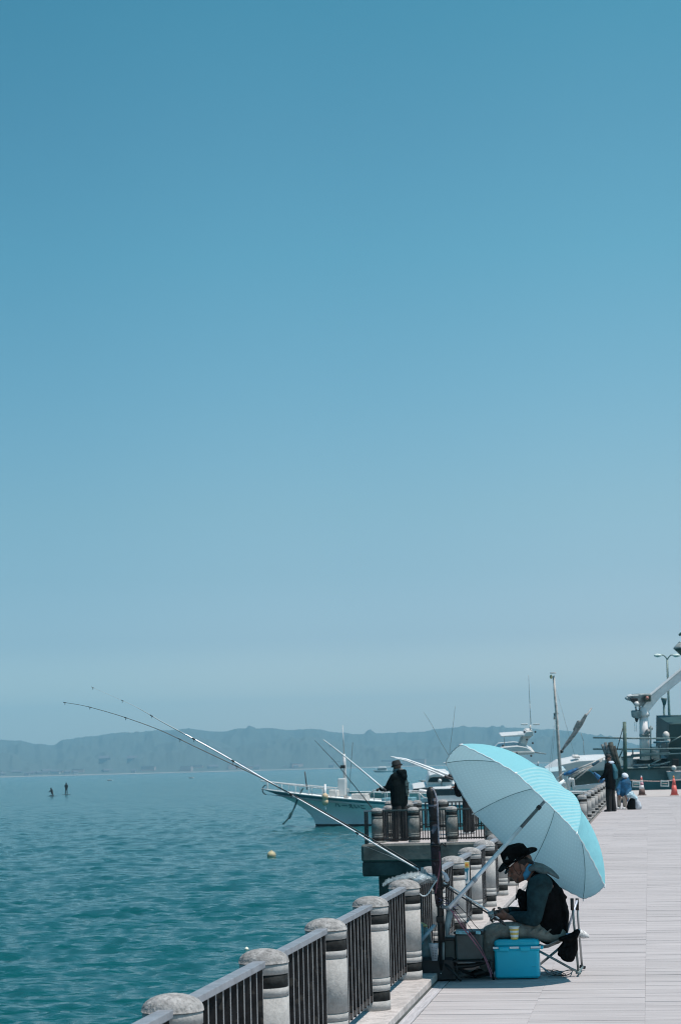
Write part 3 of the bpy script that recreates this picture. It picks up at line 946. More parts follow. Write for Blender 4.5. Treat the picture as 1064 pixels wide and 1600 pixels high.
def make_angler():
    t = thing('person', onz(850, 1500, 0) * 1.0, 'seated angler in black hat and vest bending over his fishing rods under the umbrella', 'person')
    t.location = Vector((J(850, 1480).x, J(850, 1480).y, 0))
    f = cv(-.88, .47, 0).normalized(); u = cv(-.47, -.88, 0).normalized(); s = VD.copy()
    hc = J(812, 1352)
    b = MB()
    make_head(b, hc, f, u, s)
    b.limb([J(818, 1358), J(836, 1370)], [.054, .062], s, 12)                        # neck
    b.limb([J(862, 1452), J(858, 1418), J(848, 1385), J(842, 1376)], [(.15, .10), (.14, .105), (.16, .09), (.12, .07)], s, 16)
    b.limb([J(843, 1381, -.10), J(843, 1381, .10)], [.075, .075], u, 12)
    for q in (-1, 1):
        el = J(836 if q < 0 else 828, 1437 if q < 0 else 1432, q * .20); sh = J(842, 1379, q * .165)
        wr = J(793 if q < 0 else 790, 1432 if q < 0 else 1423, -.075 if q < 0 else .06)
        b.limb([sh, sh.lerp(el, .5), el], [.050, .045, .038], s, 12)
        b.limb([el, el.lerp(wr, .4), wr], [.038, .036, .025], s, 12)
        b.limb([J(862, 1455, q * .085), J(812, 1453, q * .11), J(766, 1455, q * .12)], [.07, .062, .050], s, 12)
        b.limb([J(766, 1456, q * .12), J(762, 1485, q * .12), J(757, 1513, q * .12)], [.050, .045, .034], s, 12)
        b.limb([J(760, 1515, q * .12), J(742, 1519, q * .12)], [(.038, .03), (.035, .02)], s, 10)
    # hands close round the rod butts
    pd = cv(-1, .10, 0).normalized()
    make_hand(b, J(794, 1432, -.075), cv(-.98, .05, .18).normalized(), cv(.1, -.55, .83).normalized(), cv(.0, -.83, -.55).normalized() * -1, 1.0, .95)
    make_hand(b, J(791, 1422, .06), cv(-.98, .22, -.1).normalized(), cv(0, .85, -.52).normalized(), cv(0, .52, .85).normalized(), 1.0, .9)
    b.build('body', M_skin, t, voxel=.0048, smooth_it=2)
    # sweater with long sleeves
    b = MB()
    for q in (-1, 1):
        el = J(835 if q < 0 else 827, 1436 if q < 0 else 1431, q * .20); sh = J(841, 1380, q * .165)
        wr = J(799 if q < 0 else 796, 1431 if q < 0 else 1423, -.08 if q < 0 else .065)
        b.limb([sh, sh.lerp(el, .3), sh.lerp(el, .65), el], [(.068, .076), (.066, .080), (.060, .066), (.054, .052)], s, 16)
        b.limb([el, el.lerp(wr, .3), el.lerp(wr, .65), wr], [(.055, .056), (.052, .052), (.043, .042), (.032, .032)], s, 16)
        for i in range(5):                                                         # creases at the elbow and cuff
            c0 = el.lerp(wr, .1 + i * .17); r_ = .054 - i * .004
            b.limb([c0 + s * q * .02 + VU * r_ * .7, c0 + s * q * r_ * .9, c0 + s * q * .02 - VU * r_ * .7], [.006, .010, .006], VR, 8)
    b.limb([J(845, 1383, -.14), J(845, 1383, .14)], [.085, .085], u, 14)
    b.build('sweater', M_sleeve, t, voxel=.0065, smooth_it=3)
    # vest
    b = MB()
    b.limb([J(859, 1456), J(855, 1437), J(852, 1412), J(847, 1392), J(842, 1379), J(838, 1369)],
           [(.180, .108), (.178, .128), (.172, .138), (.165, .128), (.130, .098), (.095, .068)], s, 26)
    b.limb([J(873, 1392, 0), J(880, 1425, 0), J(880, 1447, 0)], [(.12, .03), (.14, .04), (.14, .03)], s, 16)
    b.limb([J(817, 1395, -.05), J(815, 1408, -.06), J(818, 1420, -.06)], [(.08, .022), (.085, .032), (.07, .03)], s, 12)   # chest pocket
    b.limb([J(812, 1393, -.07), J(809, 1401, -.06)], [(.05, .018), (.04, .014)], s, 10)
    b.limb([J(870, 1446, -.12), J(868, 1458, -.13)], [(.05, .045), (.045, .04)], s, 12)
    b.limb([J(882, 1450, 0), J(884, 1462, 0)], [(.12, .018), (.11, .012)], s, 12)
    for i in range(4):
        y = 1398 + i * 15
        b.limb([J(884 - abs(i - 2) * 1.5, y, -.08), J(887 - abs(i - 2) * 1.5, y + 4, 0), J(884 - abs(i - 2) * 1.5, y, .08)], [.008, .010, .008], VU, 8)
    b.build('vest', M_blackc, t, voxel=.0075, smooth_it=2)
    # grey hood lying on the shoulders, blue collar
    b = MB()
    b.limb([J(833, 1352, -.01), J(846, 1355, -.02), J(860, 1362, -.02), J(871, 1370, -.02)], [(.08, .024), (.105, .024), (.115, .020), (.09, .010)], s, 16)
    b.limb([J(828, 1358, -.07), J(836, 1356, -.08), J(850, 1364, -.12)], [(.02, .022), (.028, .024), (.02, .016)], s, 10)
    b.build('hood', M_hood, t, voxel=.006, smooth_it=3)
    b = MB()
    for q in (-1, 1):
        b.limb([J(832, 1349, q * .045), J(826, 1358, q * .064), J(821, 1368, q * .05), J(819, 1373, q * .02)], [(.012, .022), (.012, .026), (.012, .025), (.012, .018)], s, 12)
    b.build('collar', M_collar, t, voxel=.005, smooth_it=2)
    # trousers
    b = MB()
    for q in (-1, 1):
        b.limb([J(868, 1462, q * .085), J(838, 1455, q * .10), J(805, 1453, q * .115), J(775, 1454, q * .12), J(763, 1458, q * .12)],
               [(.095, .062), (.092, .066), (.084, .062), (.074, .058), (.066, .056)], s, 16)
        b.limb([J(765, 1459, q * .12), J(765, 1485, q * .12), J(762, 1510, q * .12)], [(.068, .066), (.070, .072), (.062, .066)], s, 16)
        for i in range(7):
            x = 775 + i * 13; y = 1444
            b.limb([J(x, y + 1, q * .12 - .05), J(x + 5, y, q * .12), J(x + 9, y + 3, q * .12 + .05)], [.005, .009, .005], VR, 8)
            b.limb([J(x, y + 14, q * .12 - .075), J(x + 7, y + 8, q * .12 - .07)], [.005, .008], VD, 8)
        for i in range(3):
            b.limb([J(752, 1470 + i * 13, q * .12 - .03), J(762, 1473 + i * 13, q * .12 - .068), J(776, 1470 + i * 13, q * .12 - .03)], [.006, .008, .006], VD, 8)
    b.limb([J(868, 1458, -.1), J(868, 1458, .1)], [.075, .075], VU, 14)
    b.build('trousers', M_trous, t, voxel=.0065, smooth_it=2)
    for q in (-1, 1):
        b = MB(); b.limb([J(765, 1516, q * .12), J(752, 1518, q * .12), J(738, 1521, q * .12)], [(.046, .040), (.048, .034), (.042, .024)], s, 12)
        b.build('shoe', M_black, t, voxel=.006, smooth_it=1)
    # hat: crown with pinched top, curved brim, small badge
    B = Matrix((f, s, u)).transposed()
    bc = hc + u * .050 - f * .004
    vs = []; fs = []; N = 40
    rings = [(.0960, .000), (.0955, .030), (.091, .060), (.086, .085), (.076, .100), (.058, .106), (.030, .101), (.004, .099)]
    for (r_, z) in rings:
        for k in range(N):
            a_ = 2 * math.pi * k / N
            x, y = r_ * 1.06 * math.cos(a_), r_ * .88 * math.sin(a_)
            zz = z + (.010 * math.cos(a_) * (z / .1)) - .010 * (z > .09) * math.exp(-(y / .03) ** 2)
            vs.append(bc + f * x + s * y + u * zz)
    for i in range(len(rings) - 1):
        for k in range(N): fs.append((i * N + k, i * N + (k + 1) % N, (i + 1) * N + (k + 1) % N, (i + 1) * N + k))
    fs.append(tuple((len(rings) - 1) * N + k for k in range(N)))
    MB().add(vs, fs, 0, True).build('hat_crown', M_blackc, t, solid=.004)
    vs = []; fs = []
    for (r_, k2) in ((.90, 0), (1.15, .3), (1.4, .6), (1.62, 1.0)):
        for k in range(N):
            a_ = 2 * math.pi * k / N
            x, y = .098 * r_ * 1.03 * math.cos(a_), .098 * r_ * .86 * math.sin(a_)
            zz = .002 + k2 * (.026 * abs(math.sin(a_)) ** 2 - .016 * math.cos(a_) * (math.cos(a_) > 0) - .004 + .004 * math.sin(3 * a_))
            vs.append(bc + f * x + s * y + u * zz)
    for i in range(3):
        for k in range(N): fs.append((i * N + k, i * N + (k + 1) % N, (i + 1) * N + (k + 1) % N, (i + 1) * N + k))
    MB().add(vs, fs, 0, True).build('hat_brim', M_blackc, t, solid=.0055)
    bp = J(791.5, 1341, -.082)
    MB().add([bp + cv(-.012, .012, 0), bp + cv(.014, .008, 0), bp + cv(.001, -.016, 0), bp + cv(-.012, .012, .004), bp + cv(.014, .008, .004), bp + cv(.001, -.016, .004)],
             [(0, 1, 2), (5, 4, 3), (0, 3, 4, 1), (1, 4, 5, 2), (2, 5, 3, 0)]).build('hat_badge', mat('badge_grey', (.12, .16, .17), .6), t)
    # glasses with a pale temple
    tp = J(805, 1343.5, -.082)
    MB().tube([J(806, 1343, -.10), J(800.5, 1348.5, -.102), J(795, 1354, -.096)], .0058, n=8, flat=1.4).build('glasses_temple', mat('pale_frame', (.9, .9, .82), .4), t)
    for q in (-1, 1):
        MB().limb([J(793, 1358.5, q * .045) , J(790, 1363, q * .030)], [(.024, .012), (.022, .011)], s, 10).build('glasses_lens', M_glassd, t)
    MB().tube([J(794, 1358, -.075), J(789, 1357, -.03), J(788, 1357, .02), J(792, 1357, .07)], .004, n=6).build('glasses_frame', M_black, t)
    # hair at the nape
    b = MB(); b.limb([hc - f * .055 + u * .035 - s * .03, hc - f * .085 - u * .02 - s * .02], [(.05, .022), (.045, .016)], s, 12)
    b.limb([hc - f * .02 + u * .045 - s * .066, hc - f * .035 + u * .005 - s * .064], [(.014, .03), (.012, .022)], s, 10)
    b.build('hair', M_hair, t, voxel=.005)
    # chin cord of the hat with a toggle
    MB().tube([J(808, 1340, -.088), J(811, 1350, -.090), J(814, 1362, -.078), J(810, 1369, -.05), J(810, 1378, -.05), J(808, 1392, -.06), J(807, 1400, -.06)], .0022, n=6).build('chin_cord', M_black, t)
    MB().tube([J(800, 1350, -.088), J(803, 1358, -.082), J(809, 1366, -.06), J(809, 1368, -.05), J(807, 1380, -.052), J(806.5, 1398, -.06)], .0022, n=6).build('chin_cord', M_black, t)
    MB().tube([J(807, 1398, -.062), J(805.5, 1406, -.062)], [.008, .006], n=8).build('cord_toggle', M_black, t)
    return t
make_angler()

# ---------------------------------------------------------------- folding chair
def make_chair():
    t = thing('folding_chair', onz(880, 1520), 'low folding chair with crossed steel legs under the seated angler', 'chair')
    st = mat('greenish_tube', (.20, .25, .25), .4, metal=.5, var=.15, scale=20)
    sr = mat('steel_tube_light', (.42, .43, .43), .35, metal=.6, var=.15)
    for q, nm in ((-1, 'near'), (1, 'far')):
        o = q * .21
        MB().tube([onz(838, 1511) + VD * (o + .2) * 0 + (J(840, 1506, o) - J(840, 1506, 0)), J(866, 1488, o), J(897, 1461, o)], .0095, n=10).build('crossed_leg', st, t)
        p0 = J(906, 1519 if q < 0 else 1512, o)
        MB().tube([J(838, 1484, o), J(868, 1500, o), J(893, 1514, o), J(905, 1519, o)], .0085, n=10).build('crossed_leg', st, t)
        MB().tube([J(893 if q < 0 else 901, 1406, o), J(896 if q < 0 else 903, 1440, o), J(903 if q < 0 else 909, 1517 if q < 0 else 1512, o)], .0085, n=10).build('back_post', sr if q > 0 else st, t)
        MB().tube([J(893 if q < 0 else 901, 1404, o), J(893.6 if q < 0 else 901.5, 1422, o)], .0125, n=10).build('post_grip', M_black, t)
        MB().tube([J(899 if q < 0 else 905, 1510 if q > 0 else 1519, o), J(907 if q < 0 else 914, 1512 if q > 0 else 1520, o)], .012, n=10).build('foot_cap', M_black if q > 0 else st, t)
    MB().tube([J(901, 1407, .1), J(893, 1432, .05), J(884, 1460, 0)], .0085, n=10).build('brace', mat('pale_tube', (.38, .42, .5), .4, metal=.3), t)
    MB().tube([J(904, 1518, -.21), J(910, 1511, .21)], .008, n=8).build('cross_bar', st, t)
    # sagging sling seat
    vs = []; fs = []
    prof = [(836, 1474), (845, 1477.5), (856, 1476), (868, 1471), (880, 1465.5), (892, 1461), (897, 1459)]
    for (x, y) in prof:
        for k in range(9):
            o = -.22 + .44 * k / 8
            p = J(x, y, o); p.z -= .02 * math.sin(math.pi * k / 8); vs.append(p)
    for i in range(len(prof) - 1):
        for k in range(8): a = i * 9 + k; fs.append((a, a + 1, a + 10, a + 9))
    MB().add(vs, fs, 0, True).build('sling_seat', mat('grey_canvas', (.26, .275, .27), .85, var=.15, scale=18, bump=.3), t, solid=.006)
    MB().tube([J(884, 1460, -.22), J(897, 1459, -.22), J(897, 1459, .22)], .010, n=8).build('seat_bar', mat('blue_grey_tube', (.22, .32, .45), .5), t)
    return t
make_chair()
def make_hung_bag():
    t = thing('cloth_bag', J(890, 1480, -.23), 'black cloth bag knotted to the back corner of the folding chair', 'bag')
    b = MB()
    b.limb([J(902, 1455, -.25), J(897, 1462, -.26), J(888, 1466, -.26), J(874, 1467, -.25)], [(.025, .02), (.04, .030), (.04, .028), (.02, .014)], VD, 12)
    b.limb([J(896, 1464, -.25), J(890, 1480, -.25), J(886, 1497, -.25)], [(.03, .030), (.045, .062), (.035, .052)], VD, 14)
    b.limb([J(888, 1470, -.25), J(878, 1488, -.25), J(874, 1491, -.25)], [(.03, .03), (.035, .045), (.02, .02)], VD, 12)
    b.build('bag_body', M_blackc, t, voxel=.006, smooth_it=2)
    tt = thing('paper_roll', J(908, 1461, -.22), 'crumpled white printed paper stuffed behind the chair post', 'paper')
    b = MB(); b.limb([J(903, 1458, -.2), J(912, 1461, -.2), J(918, 1463, -.2)], [(.03, .032), (.03, .028), (.02, .014)], VD, 12)
    b.build('crumpled_paper', mat('printed_paper', (.60, .60, .60), .8, var=.1, scale=20, spots=((.1, .1, .1), 75, .6, .8), bump=.9, bscale=30), tt, voxel=.006)
    c = thing('coiled_strap', onz(872, 1520), 'tangled dark strap lying by the foot of the folding chair', 'strap')
    pts = [onz(860 + 14 * math.cos(a_ * .7) + a_ * 1.1, 1520 + 4.5 * math.sin(a_ * .9), .01 + .012 * abs(math.sin(a_))) for a_ in np.linspace(0, 22, 60)]
    MB().tube(pts, .0035, n=6).build('strap', M_black, c)
make_hung_bag()

# ---------------------------------------------------------------- cooler box and cup
def make_cooler():
    bp = onz(807.5, 1531); d = (bp - EYE).dot(VD)
    k = d / F
    c = Vector((bp.x, bp.y + .12, 0))
    t = thing('cooler_box', c, 'bright blue cooler box with white lid stripes in front of the angler', 'cooler', rz=.02)
    mb_ = mat('blue_plastic', (.004, .56, .74), .38, var=.05, scale=2, spec=.4)
    ml = mat('blue_plastic_lid', (.004, .47, .62), .4, var=.05, scale=2, spec=.4)
    mw = mat('white_plastic', (.92, .93, .93), .45, var=.04)
    W, D, Hh = 73 * k, .225, 60.5 * k
    R3 = Matrix.Rotation(.02, 3, 'Z')
    MB().rbox(c + Vector((0, 0, .40 * Hh + .003)), (W * .955, D * .955, Hh * .76), .022, n=5, rot=R3).build('tub', mb_, t)
    MB().rbox(c + Vector((0, 0, Hh * .755)), (W, D, Hh * .06), .024, n=5, rot=R3).build('rim', mb_, t)
    MB().rbox(c + Vector((0, 0, Hh * .815)), (W * 1.005, D * 1.005, Hh * .055), .024, n=5, rot=R3).build('lid_band', ml, t)
    MB().rbox(c + Vector((0, 0, Hh * .918)), (W * .965, D * .96, Hh * .16), .028, n=5, rot=R3).build('lid', ml, t)
    MB().rbox(c + Vector((0, 0, Hh * .998)), (W * .80, D * .74, .008), .02, n=4, rot=R3).build('lid_panel', ml, t)
    for x0, x1 in ((-.5, -.385), (-.145, .055), (.31, .5)):
        MB().box(c + R3 @ Vector(((x0 + x1) / 2 * W, -D / 2 - .0028, Hh * .815)), ((x1 - x0) * W, .005, Hh * .05), rot=R3).build('white_strip', mw, t)
    MB().box(c + R3 @ Vector((W / 2 + .002, .0, Hh * .815)), (.006, D * .9, Hh * .05), rot=R3).build('white_strip', mw, t)
    for x in (-.265, .185):
        MB().rbox(c + R3 @ Vector((x * W, -D / 2 - .006, Hh * .775)), (W * .215, .015, Hh * .10), .006, rot=R3).build('latch', mb_, t)
    MB().rbox(c + R3 @ Vector((W / 2 + .012, 0, Hh * .79)), (.022, D * .6, Hh * .08), .008, rot=R3).build('side_handle', mb_, t)
    MB().rbox(c + R3 @ Vector((W * .36, -D * .478 - .001, Hh * .33)), (.03, .004, .006), .001, rot=R3).build('small_mark', ml, t)
    return c, Hh, k
CC, CH, CK = make_cooler()
def make_cup():
    base = at(803.5, 1470, (CC - EYE).dot(VD) - .03); base.z = CH + .004
    t = thing('paper_cup', base, 'yellow and white striped paper cup standing on the blue cooler', 'cup')
    y = mat('cup_yellow', (.90, .62, .16), .6, var=.04); wmat = mat('cup_white', (.92, .92, .88), .6, var=.04)
    h = 20.0 * CK; r0, r1 = 5.6 * CK, 8.0 * CK
    zs = [0, .17, .36, .52, .68, .83, .95]
    for i in range(6):
        z0, z1 = zs[i], zs[i + 1]
        a0, a1 = r0 + (r1 - r0) * z0, r0 + (r1 - r0) * z1
        MB().lathe([(a0, z0 * h), (a1, z1 * h)], base, n=28).build('yellow_band' if i % 2 == 0 else 'white_band', y if i % 2 == 0 else wmat, t, solid=.001)
    rr = [(r1, h * .95), (r1 + .0022, h * .965), (r1 + .0022, h * .99), (r1 - .001, h), (r1 - .003, h * .97), (r0, .02)]
    MB().lathe(rr, base, n=28).build('rolled_rim', wmat, t)
make_cup()

# ---------------------------------------------------------------- fishing rods held by the angler
M_rodb = mat('black_carbon', (.010, .012, .014), .4, var=.1)
M_rods = mat('silver_carbon', (.80, .81, .83), .25, metal=.25, var=.1, scale=30)
M_grip = mat('rod_grip', (.03, .03, .032), .6, var=.2, scale=60)
def interp(pts, n):
    pts = [Vector(p) for p in pts]
    out = []
    m = len(pts)
    for i in range(m - 1):
        p0 = pts[max(i - 1, 0)]; p1 = pts[i]; p2 = pts[i + 1]; p3 = pts[min(i + 2, m - 1)]
        for j in range(n):
            u = j / n
            out.append(.5 * ((2 * p1) + (-p0 + p2) * u + (2 * p0 - 5 * p1 + 4 * p2 - p3) * u * u + (-p0 + 3 * p1 - 3 * p2 + p3) * u ** 3))
    out.append(pts[-1])
    return out
def rod(name, label, group, P, d0, d1, r0, r1, mats, cut=None, guides=8, grip=0.12, gr=1.6, prof=None):
    """P: points along the rod in the photo, butt first; d0, d1: depth at the butt and at the tip"""
    x0, x1 = P[0][0], P[-1][0]
    W3 = [at(x, y, d0 + (d1 - d0) * (x - x0) / (x1 - x0)) for x, y in P]
    W3 = interp(W3, 8)
    t = thing(name, W3[0], label, 'fishing rod', group)
    n = len(W3)
    rr = [r0 + (r1 - r0) * (i / (n - 1)) ** .8 for i in range(n)] if not prof else [float(np.interp(i / (n - 1), prof[0], prof[1])) for i in range(n)]
    k = max(2, int(n * grip))
    MB().tube(W3[:k + 1], [r * gr for r in rr[:k + 1]], n=12).build('grip', M_grip, t)
    c = int(n * (cut or .5))
    MB().tube(W3[k:c + 1], rr[k:c + 1], n=12).build('butt_section', mats[0], t)
    MB().tube(W3[c:], rr[c:], n=10).build('tip_section', mats[1], t)
    for g in range(guides):
        i = int(k + 2 + (n - k - 3) * ((g + 1) / guides) ** .8)
        i = min(i, n - 2)
        p = W3[i]; d = (W3[i + 1] - p).normalized()
        ring = [p - Vector((0, 0, 1)) * (rr[i] + .010 - .004 * g / guides) + Vector((0, 0, 1)) * math.cos(a_) * .008 + VD * math.sin(a_) * .008 for a_ in np.linspace(0, 2 * math.pi, 13)]
        MB().tube(ring, .0014, n=5).tube([p - d * .012, p - d * .004, p + d * .012], [rr[i] + .001] * 3, n=8).build('line_guide', M_rodb, t)
    return t, W3, rr
gr_ = 'fishing rods of the seated angler'
tA, WA, _ = rod('fishing_rod', 'long bright silver fishing rod held by the seated angler, running up over the sea', gr_,
    [(786, 1441), (759, 1421), (694.5, 1380.5), (650, 1356.5), (585, 1318.5), (540, 1291), (470, 1250.5), (410, 1215.5), (340, 1175), (303, 1154.6), (253, 1127.5), (213, 1104.5), (179, 1089), (143, 1073)],
    14.72, 15.0, .0092, .0012, (M_rods, mat('grey_tip', (.35, .42, .45), .4)), cut=.72, prof=([0, .12, .25, .6, .72, .8, .88, 1], [.0058, .0060, .0062, .0056, .0042, .0024, .0012, .0006]), grip=.03, gr=1.05)
tB, WB, _ = rod('fishing_rod', 'long black fishing rod beside the silver one, its thin tip bending down', gr_,
    [(790, 1446), (762, 1427), (700, 1388), (662, 1361), (630, 1340.5), (585, 1313.5), (540, 1287.5), (480, 1254), (410, 1216.5), (364, 1194.5), (310, 1169), (253, 1142), (197, 1121.4), (156, 1109), (128, 1102), (100, 1097.5)],
    14.66, 14.9, .0064, .0013, (M_rodb, M_rodb), grip=.04, gr=1.05)
def make_reel():
    p = at(767, 1428, 14.6)
    t = thing('fishing_reel', p, 'small pale grey fishing reel clamped in the angler\'s hands', 'fishing reel')
    m = mat('reel_metal', (.22, .28, .29), .35, metal=.5)
    MB().tube([p + cv(-.022, .006, 0), p + cv(.018, -.002, 0)], [.020, .023], n=16).build('spool', m, t)
    MB().tube([p + cv(.018, -.002, 0), p + cv(.04, .004, 0)], [.017, .014], n=12).build('housing', M_black, t)
    MB().tube([p + cv(.01, .0, -.02), p + cv(.012, .012, -.05), p + cv(-.01, .03, -.05)], .004, n=6).build('crank', m, t)
make_reel()
def fishing_line(pts, name='fishing_line', lab='', r=.0009):
    t = thing(name, pts[0], lab, 'fishing line')
    MB().tube(pts, r, n=4).build('line', mat('nylon_line', (.5, .55, .58), .3), t)
fishing_line([at(668, 1371, 14.75), at(642, 1352, 14.9), at(610, 1338, 15.2), at(560, 1318, 15.6)], lab='thin line running from the rods down towards the platform wall')

# ---------------------------------------------------------------- upright stand with the patterned rod bag
def make_stand():
    d = 14.35
    foot = onz(690, 1533); d = (foot - EYE).dot(VD)
    G = lambda x, y, o=0: at(x, y, d + o)
    t = thing('rod_stand', foot, 'black upright rod stand with clamps beside the fence', 'stand')
    MB().tube([G(690, 1532), G(687.5, 1440), G(684.5, 1372), G(681.5, 1318)], [.020, .020, .018, .015], n=14).build('post', M_black, t)
    MB().tube([G(694, 1530, .02), G(692, 1450, .02), G(689.5, 1390, .02), G(687, 1322, .02)], [.012, .012, .010, .009], n=10).build('second_post', M_black, t)
    for y, r_ in ((1385, .036), (1378, .03), (1412, .024), (1436, .026)):
        x = 685.5 + (y - 1380) * .03
        MB().rbox(G(x, y), (r_ * 2.1, r_ * 1.8, .045), .01).build('clamp', M_black, t)
    MB().tube([G(684, 1324), G(690, 1318), G(697, 1323), G(695, 1317)], .006, n=8).build('hook', M_black, t)
    MB().tube([G(676, 1388, -.03), G(702, 1383, -.03)], [.012, .009], n=10).build('rod_holder', M_black, t)
    MB().tube([G(690, 1416, -.03), G(704, 1421, -.03)], [.014, .011], n=10).build('umbrella_socket', mat('grey_joint', (0, 0, 0)), t)
    for x, y, o in ((687.5, 1417, -.022), (688.6, 1521, -.024)):
        MB().ball(G(x, y, o), .0045, 6).build('screw', M_white, t)
    # heavy black base case that keeps the stand up
    MB().rbox(G(684, 1513, .10) + Vector((0, 0, 0)), (.28, .24, .175), .035, n=4, rot=Matrix.Rotation(.05, 3, 'Z'), taper=.95).build('base_case', M_black, t)
    for a_ in (-.9, .2, 2.4):
        e = foot + Vector((math.cos(a_) * .24, math.sin(a_) * .24 + .1, .012))
        MB().tube([G(689, 1500, .02), e], [.012, .010], n=8).build('leg', M_black, t)
    r = thing('rod_bag', G(688, 1405, -.02), 'tall patterned purple and black rod bag strapped upright to the stand', 'bag')
    mp_ = mat('patterned_bag', (.018, .016, .020), .8, var=.3, scale=22, spots=((.15, .16, .20), 20, .56, .7), bump=.5, bscale=40)
    mp2 = mat('plum_bag', (.028, .014, .019), .85, var=.3, scale=26, spots=((.15, .12, .15), 34, .62, .6), bump=.5)
    path = [(685, 1412), (683.5, 1385), (681.5, 1350), (680.5, 1318), (679.5, 1290), (677.5, 1262), (675.5, 1242)]
    rad = [.018, .026, .031, .033, .033, .034, .033]
    segs = [(0, 3), (3, 4), (4, 6)]
    for i, (a_, b_) in enumerate(segs):
        MB().tube([G(x - 1, y, -.05) for x, y in path[a_:b_ + 1]], rad[a_:b_ + 1], n=16).build('bag_section', (mp2, mp_, mp2)[i] if i != 2 else mp_, r)
    for y, x in ((1343, 681), (1320, 680.5), (1283, 678.8), (1258, 677)):
        MB().tube([G(x - 1, y + 1.6, -.05), G(x - 1.1, y - 1.6, -.05)], .0355, n=16).build('bag_strap', M_black if y != 1258 else mat('strap_grey', (.12, .13, .17), .7), r)
    b = MB(); b.limb([G(674.5, 1244, -.05), G(673, 1236, -.05), G(672, 1234, -.05)], [.038, .037, .027], VD, 16)
    b.build('bag_cap', M_black, r, voxel=.007, smooth_it=2)
    MB().tube(interp([G(672, 1232, -.05), G(677, 1234, -.08), G(681.5, 1246, -.09), G(683.5, 1262, -.105), G(684.5, 1290, -.105), G(685.5, 1318, -.105)], 4), .006, n=6, flat=.5).build('carry_strap', mat('strap_pale', (.25, .25, .3), .6, var=.3, scale=60), r)
    MB().tube(interp([G(686, 1330, -.11), G(687.5, 1352, -.115), G(684, 1372, -.115), G(680, 1396, -.11)], 4), .0055, n=6).build('pink_cord', mat('plum_cord', (.20, .07, .10), .7), r)
    return d
SD = make_stand()

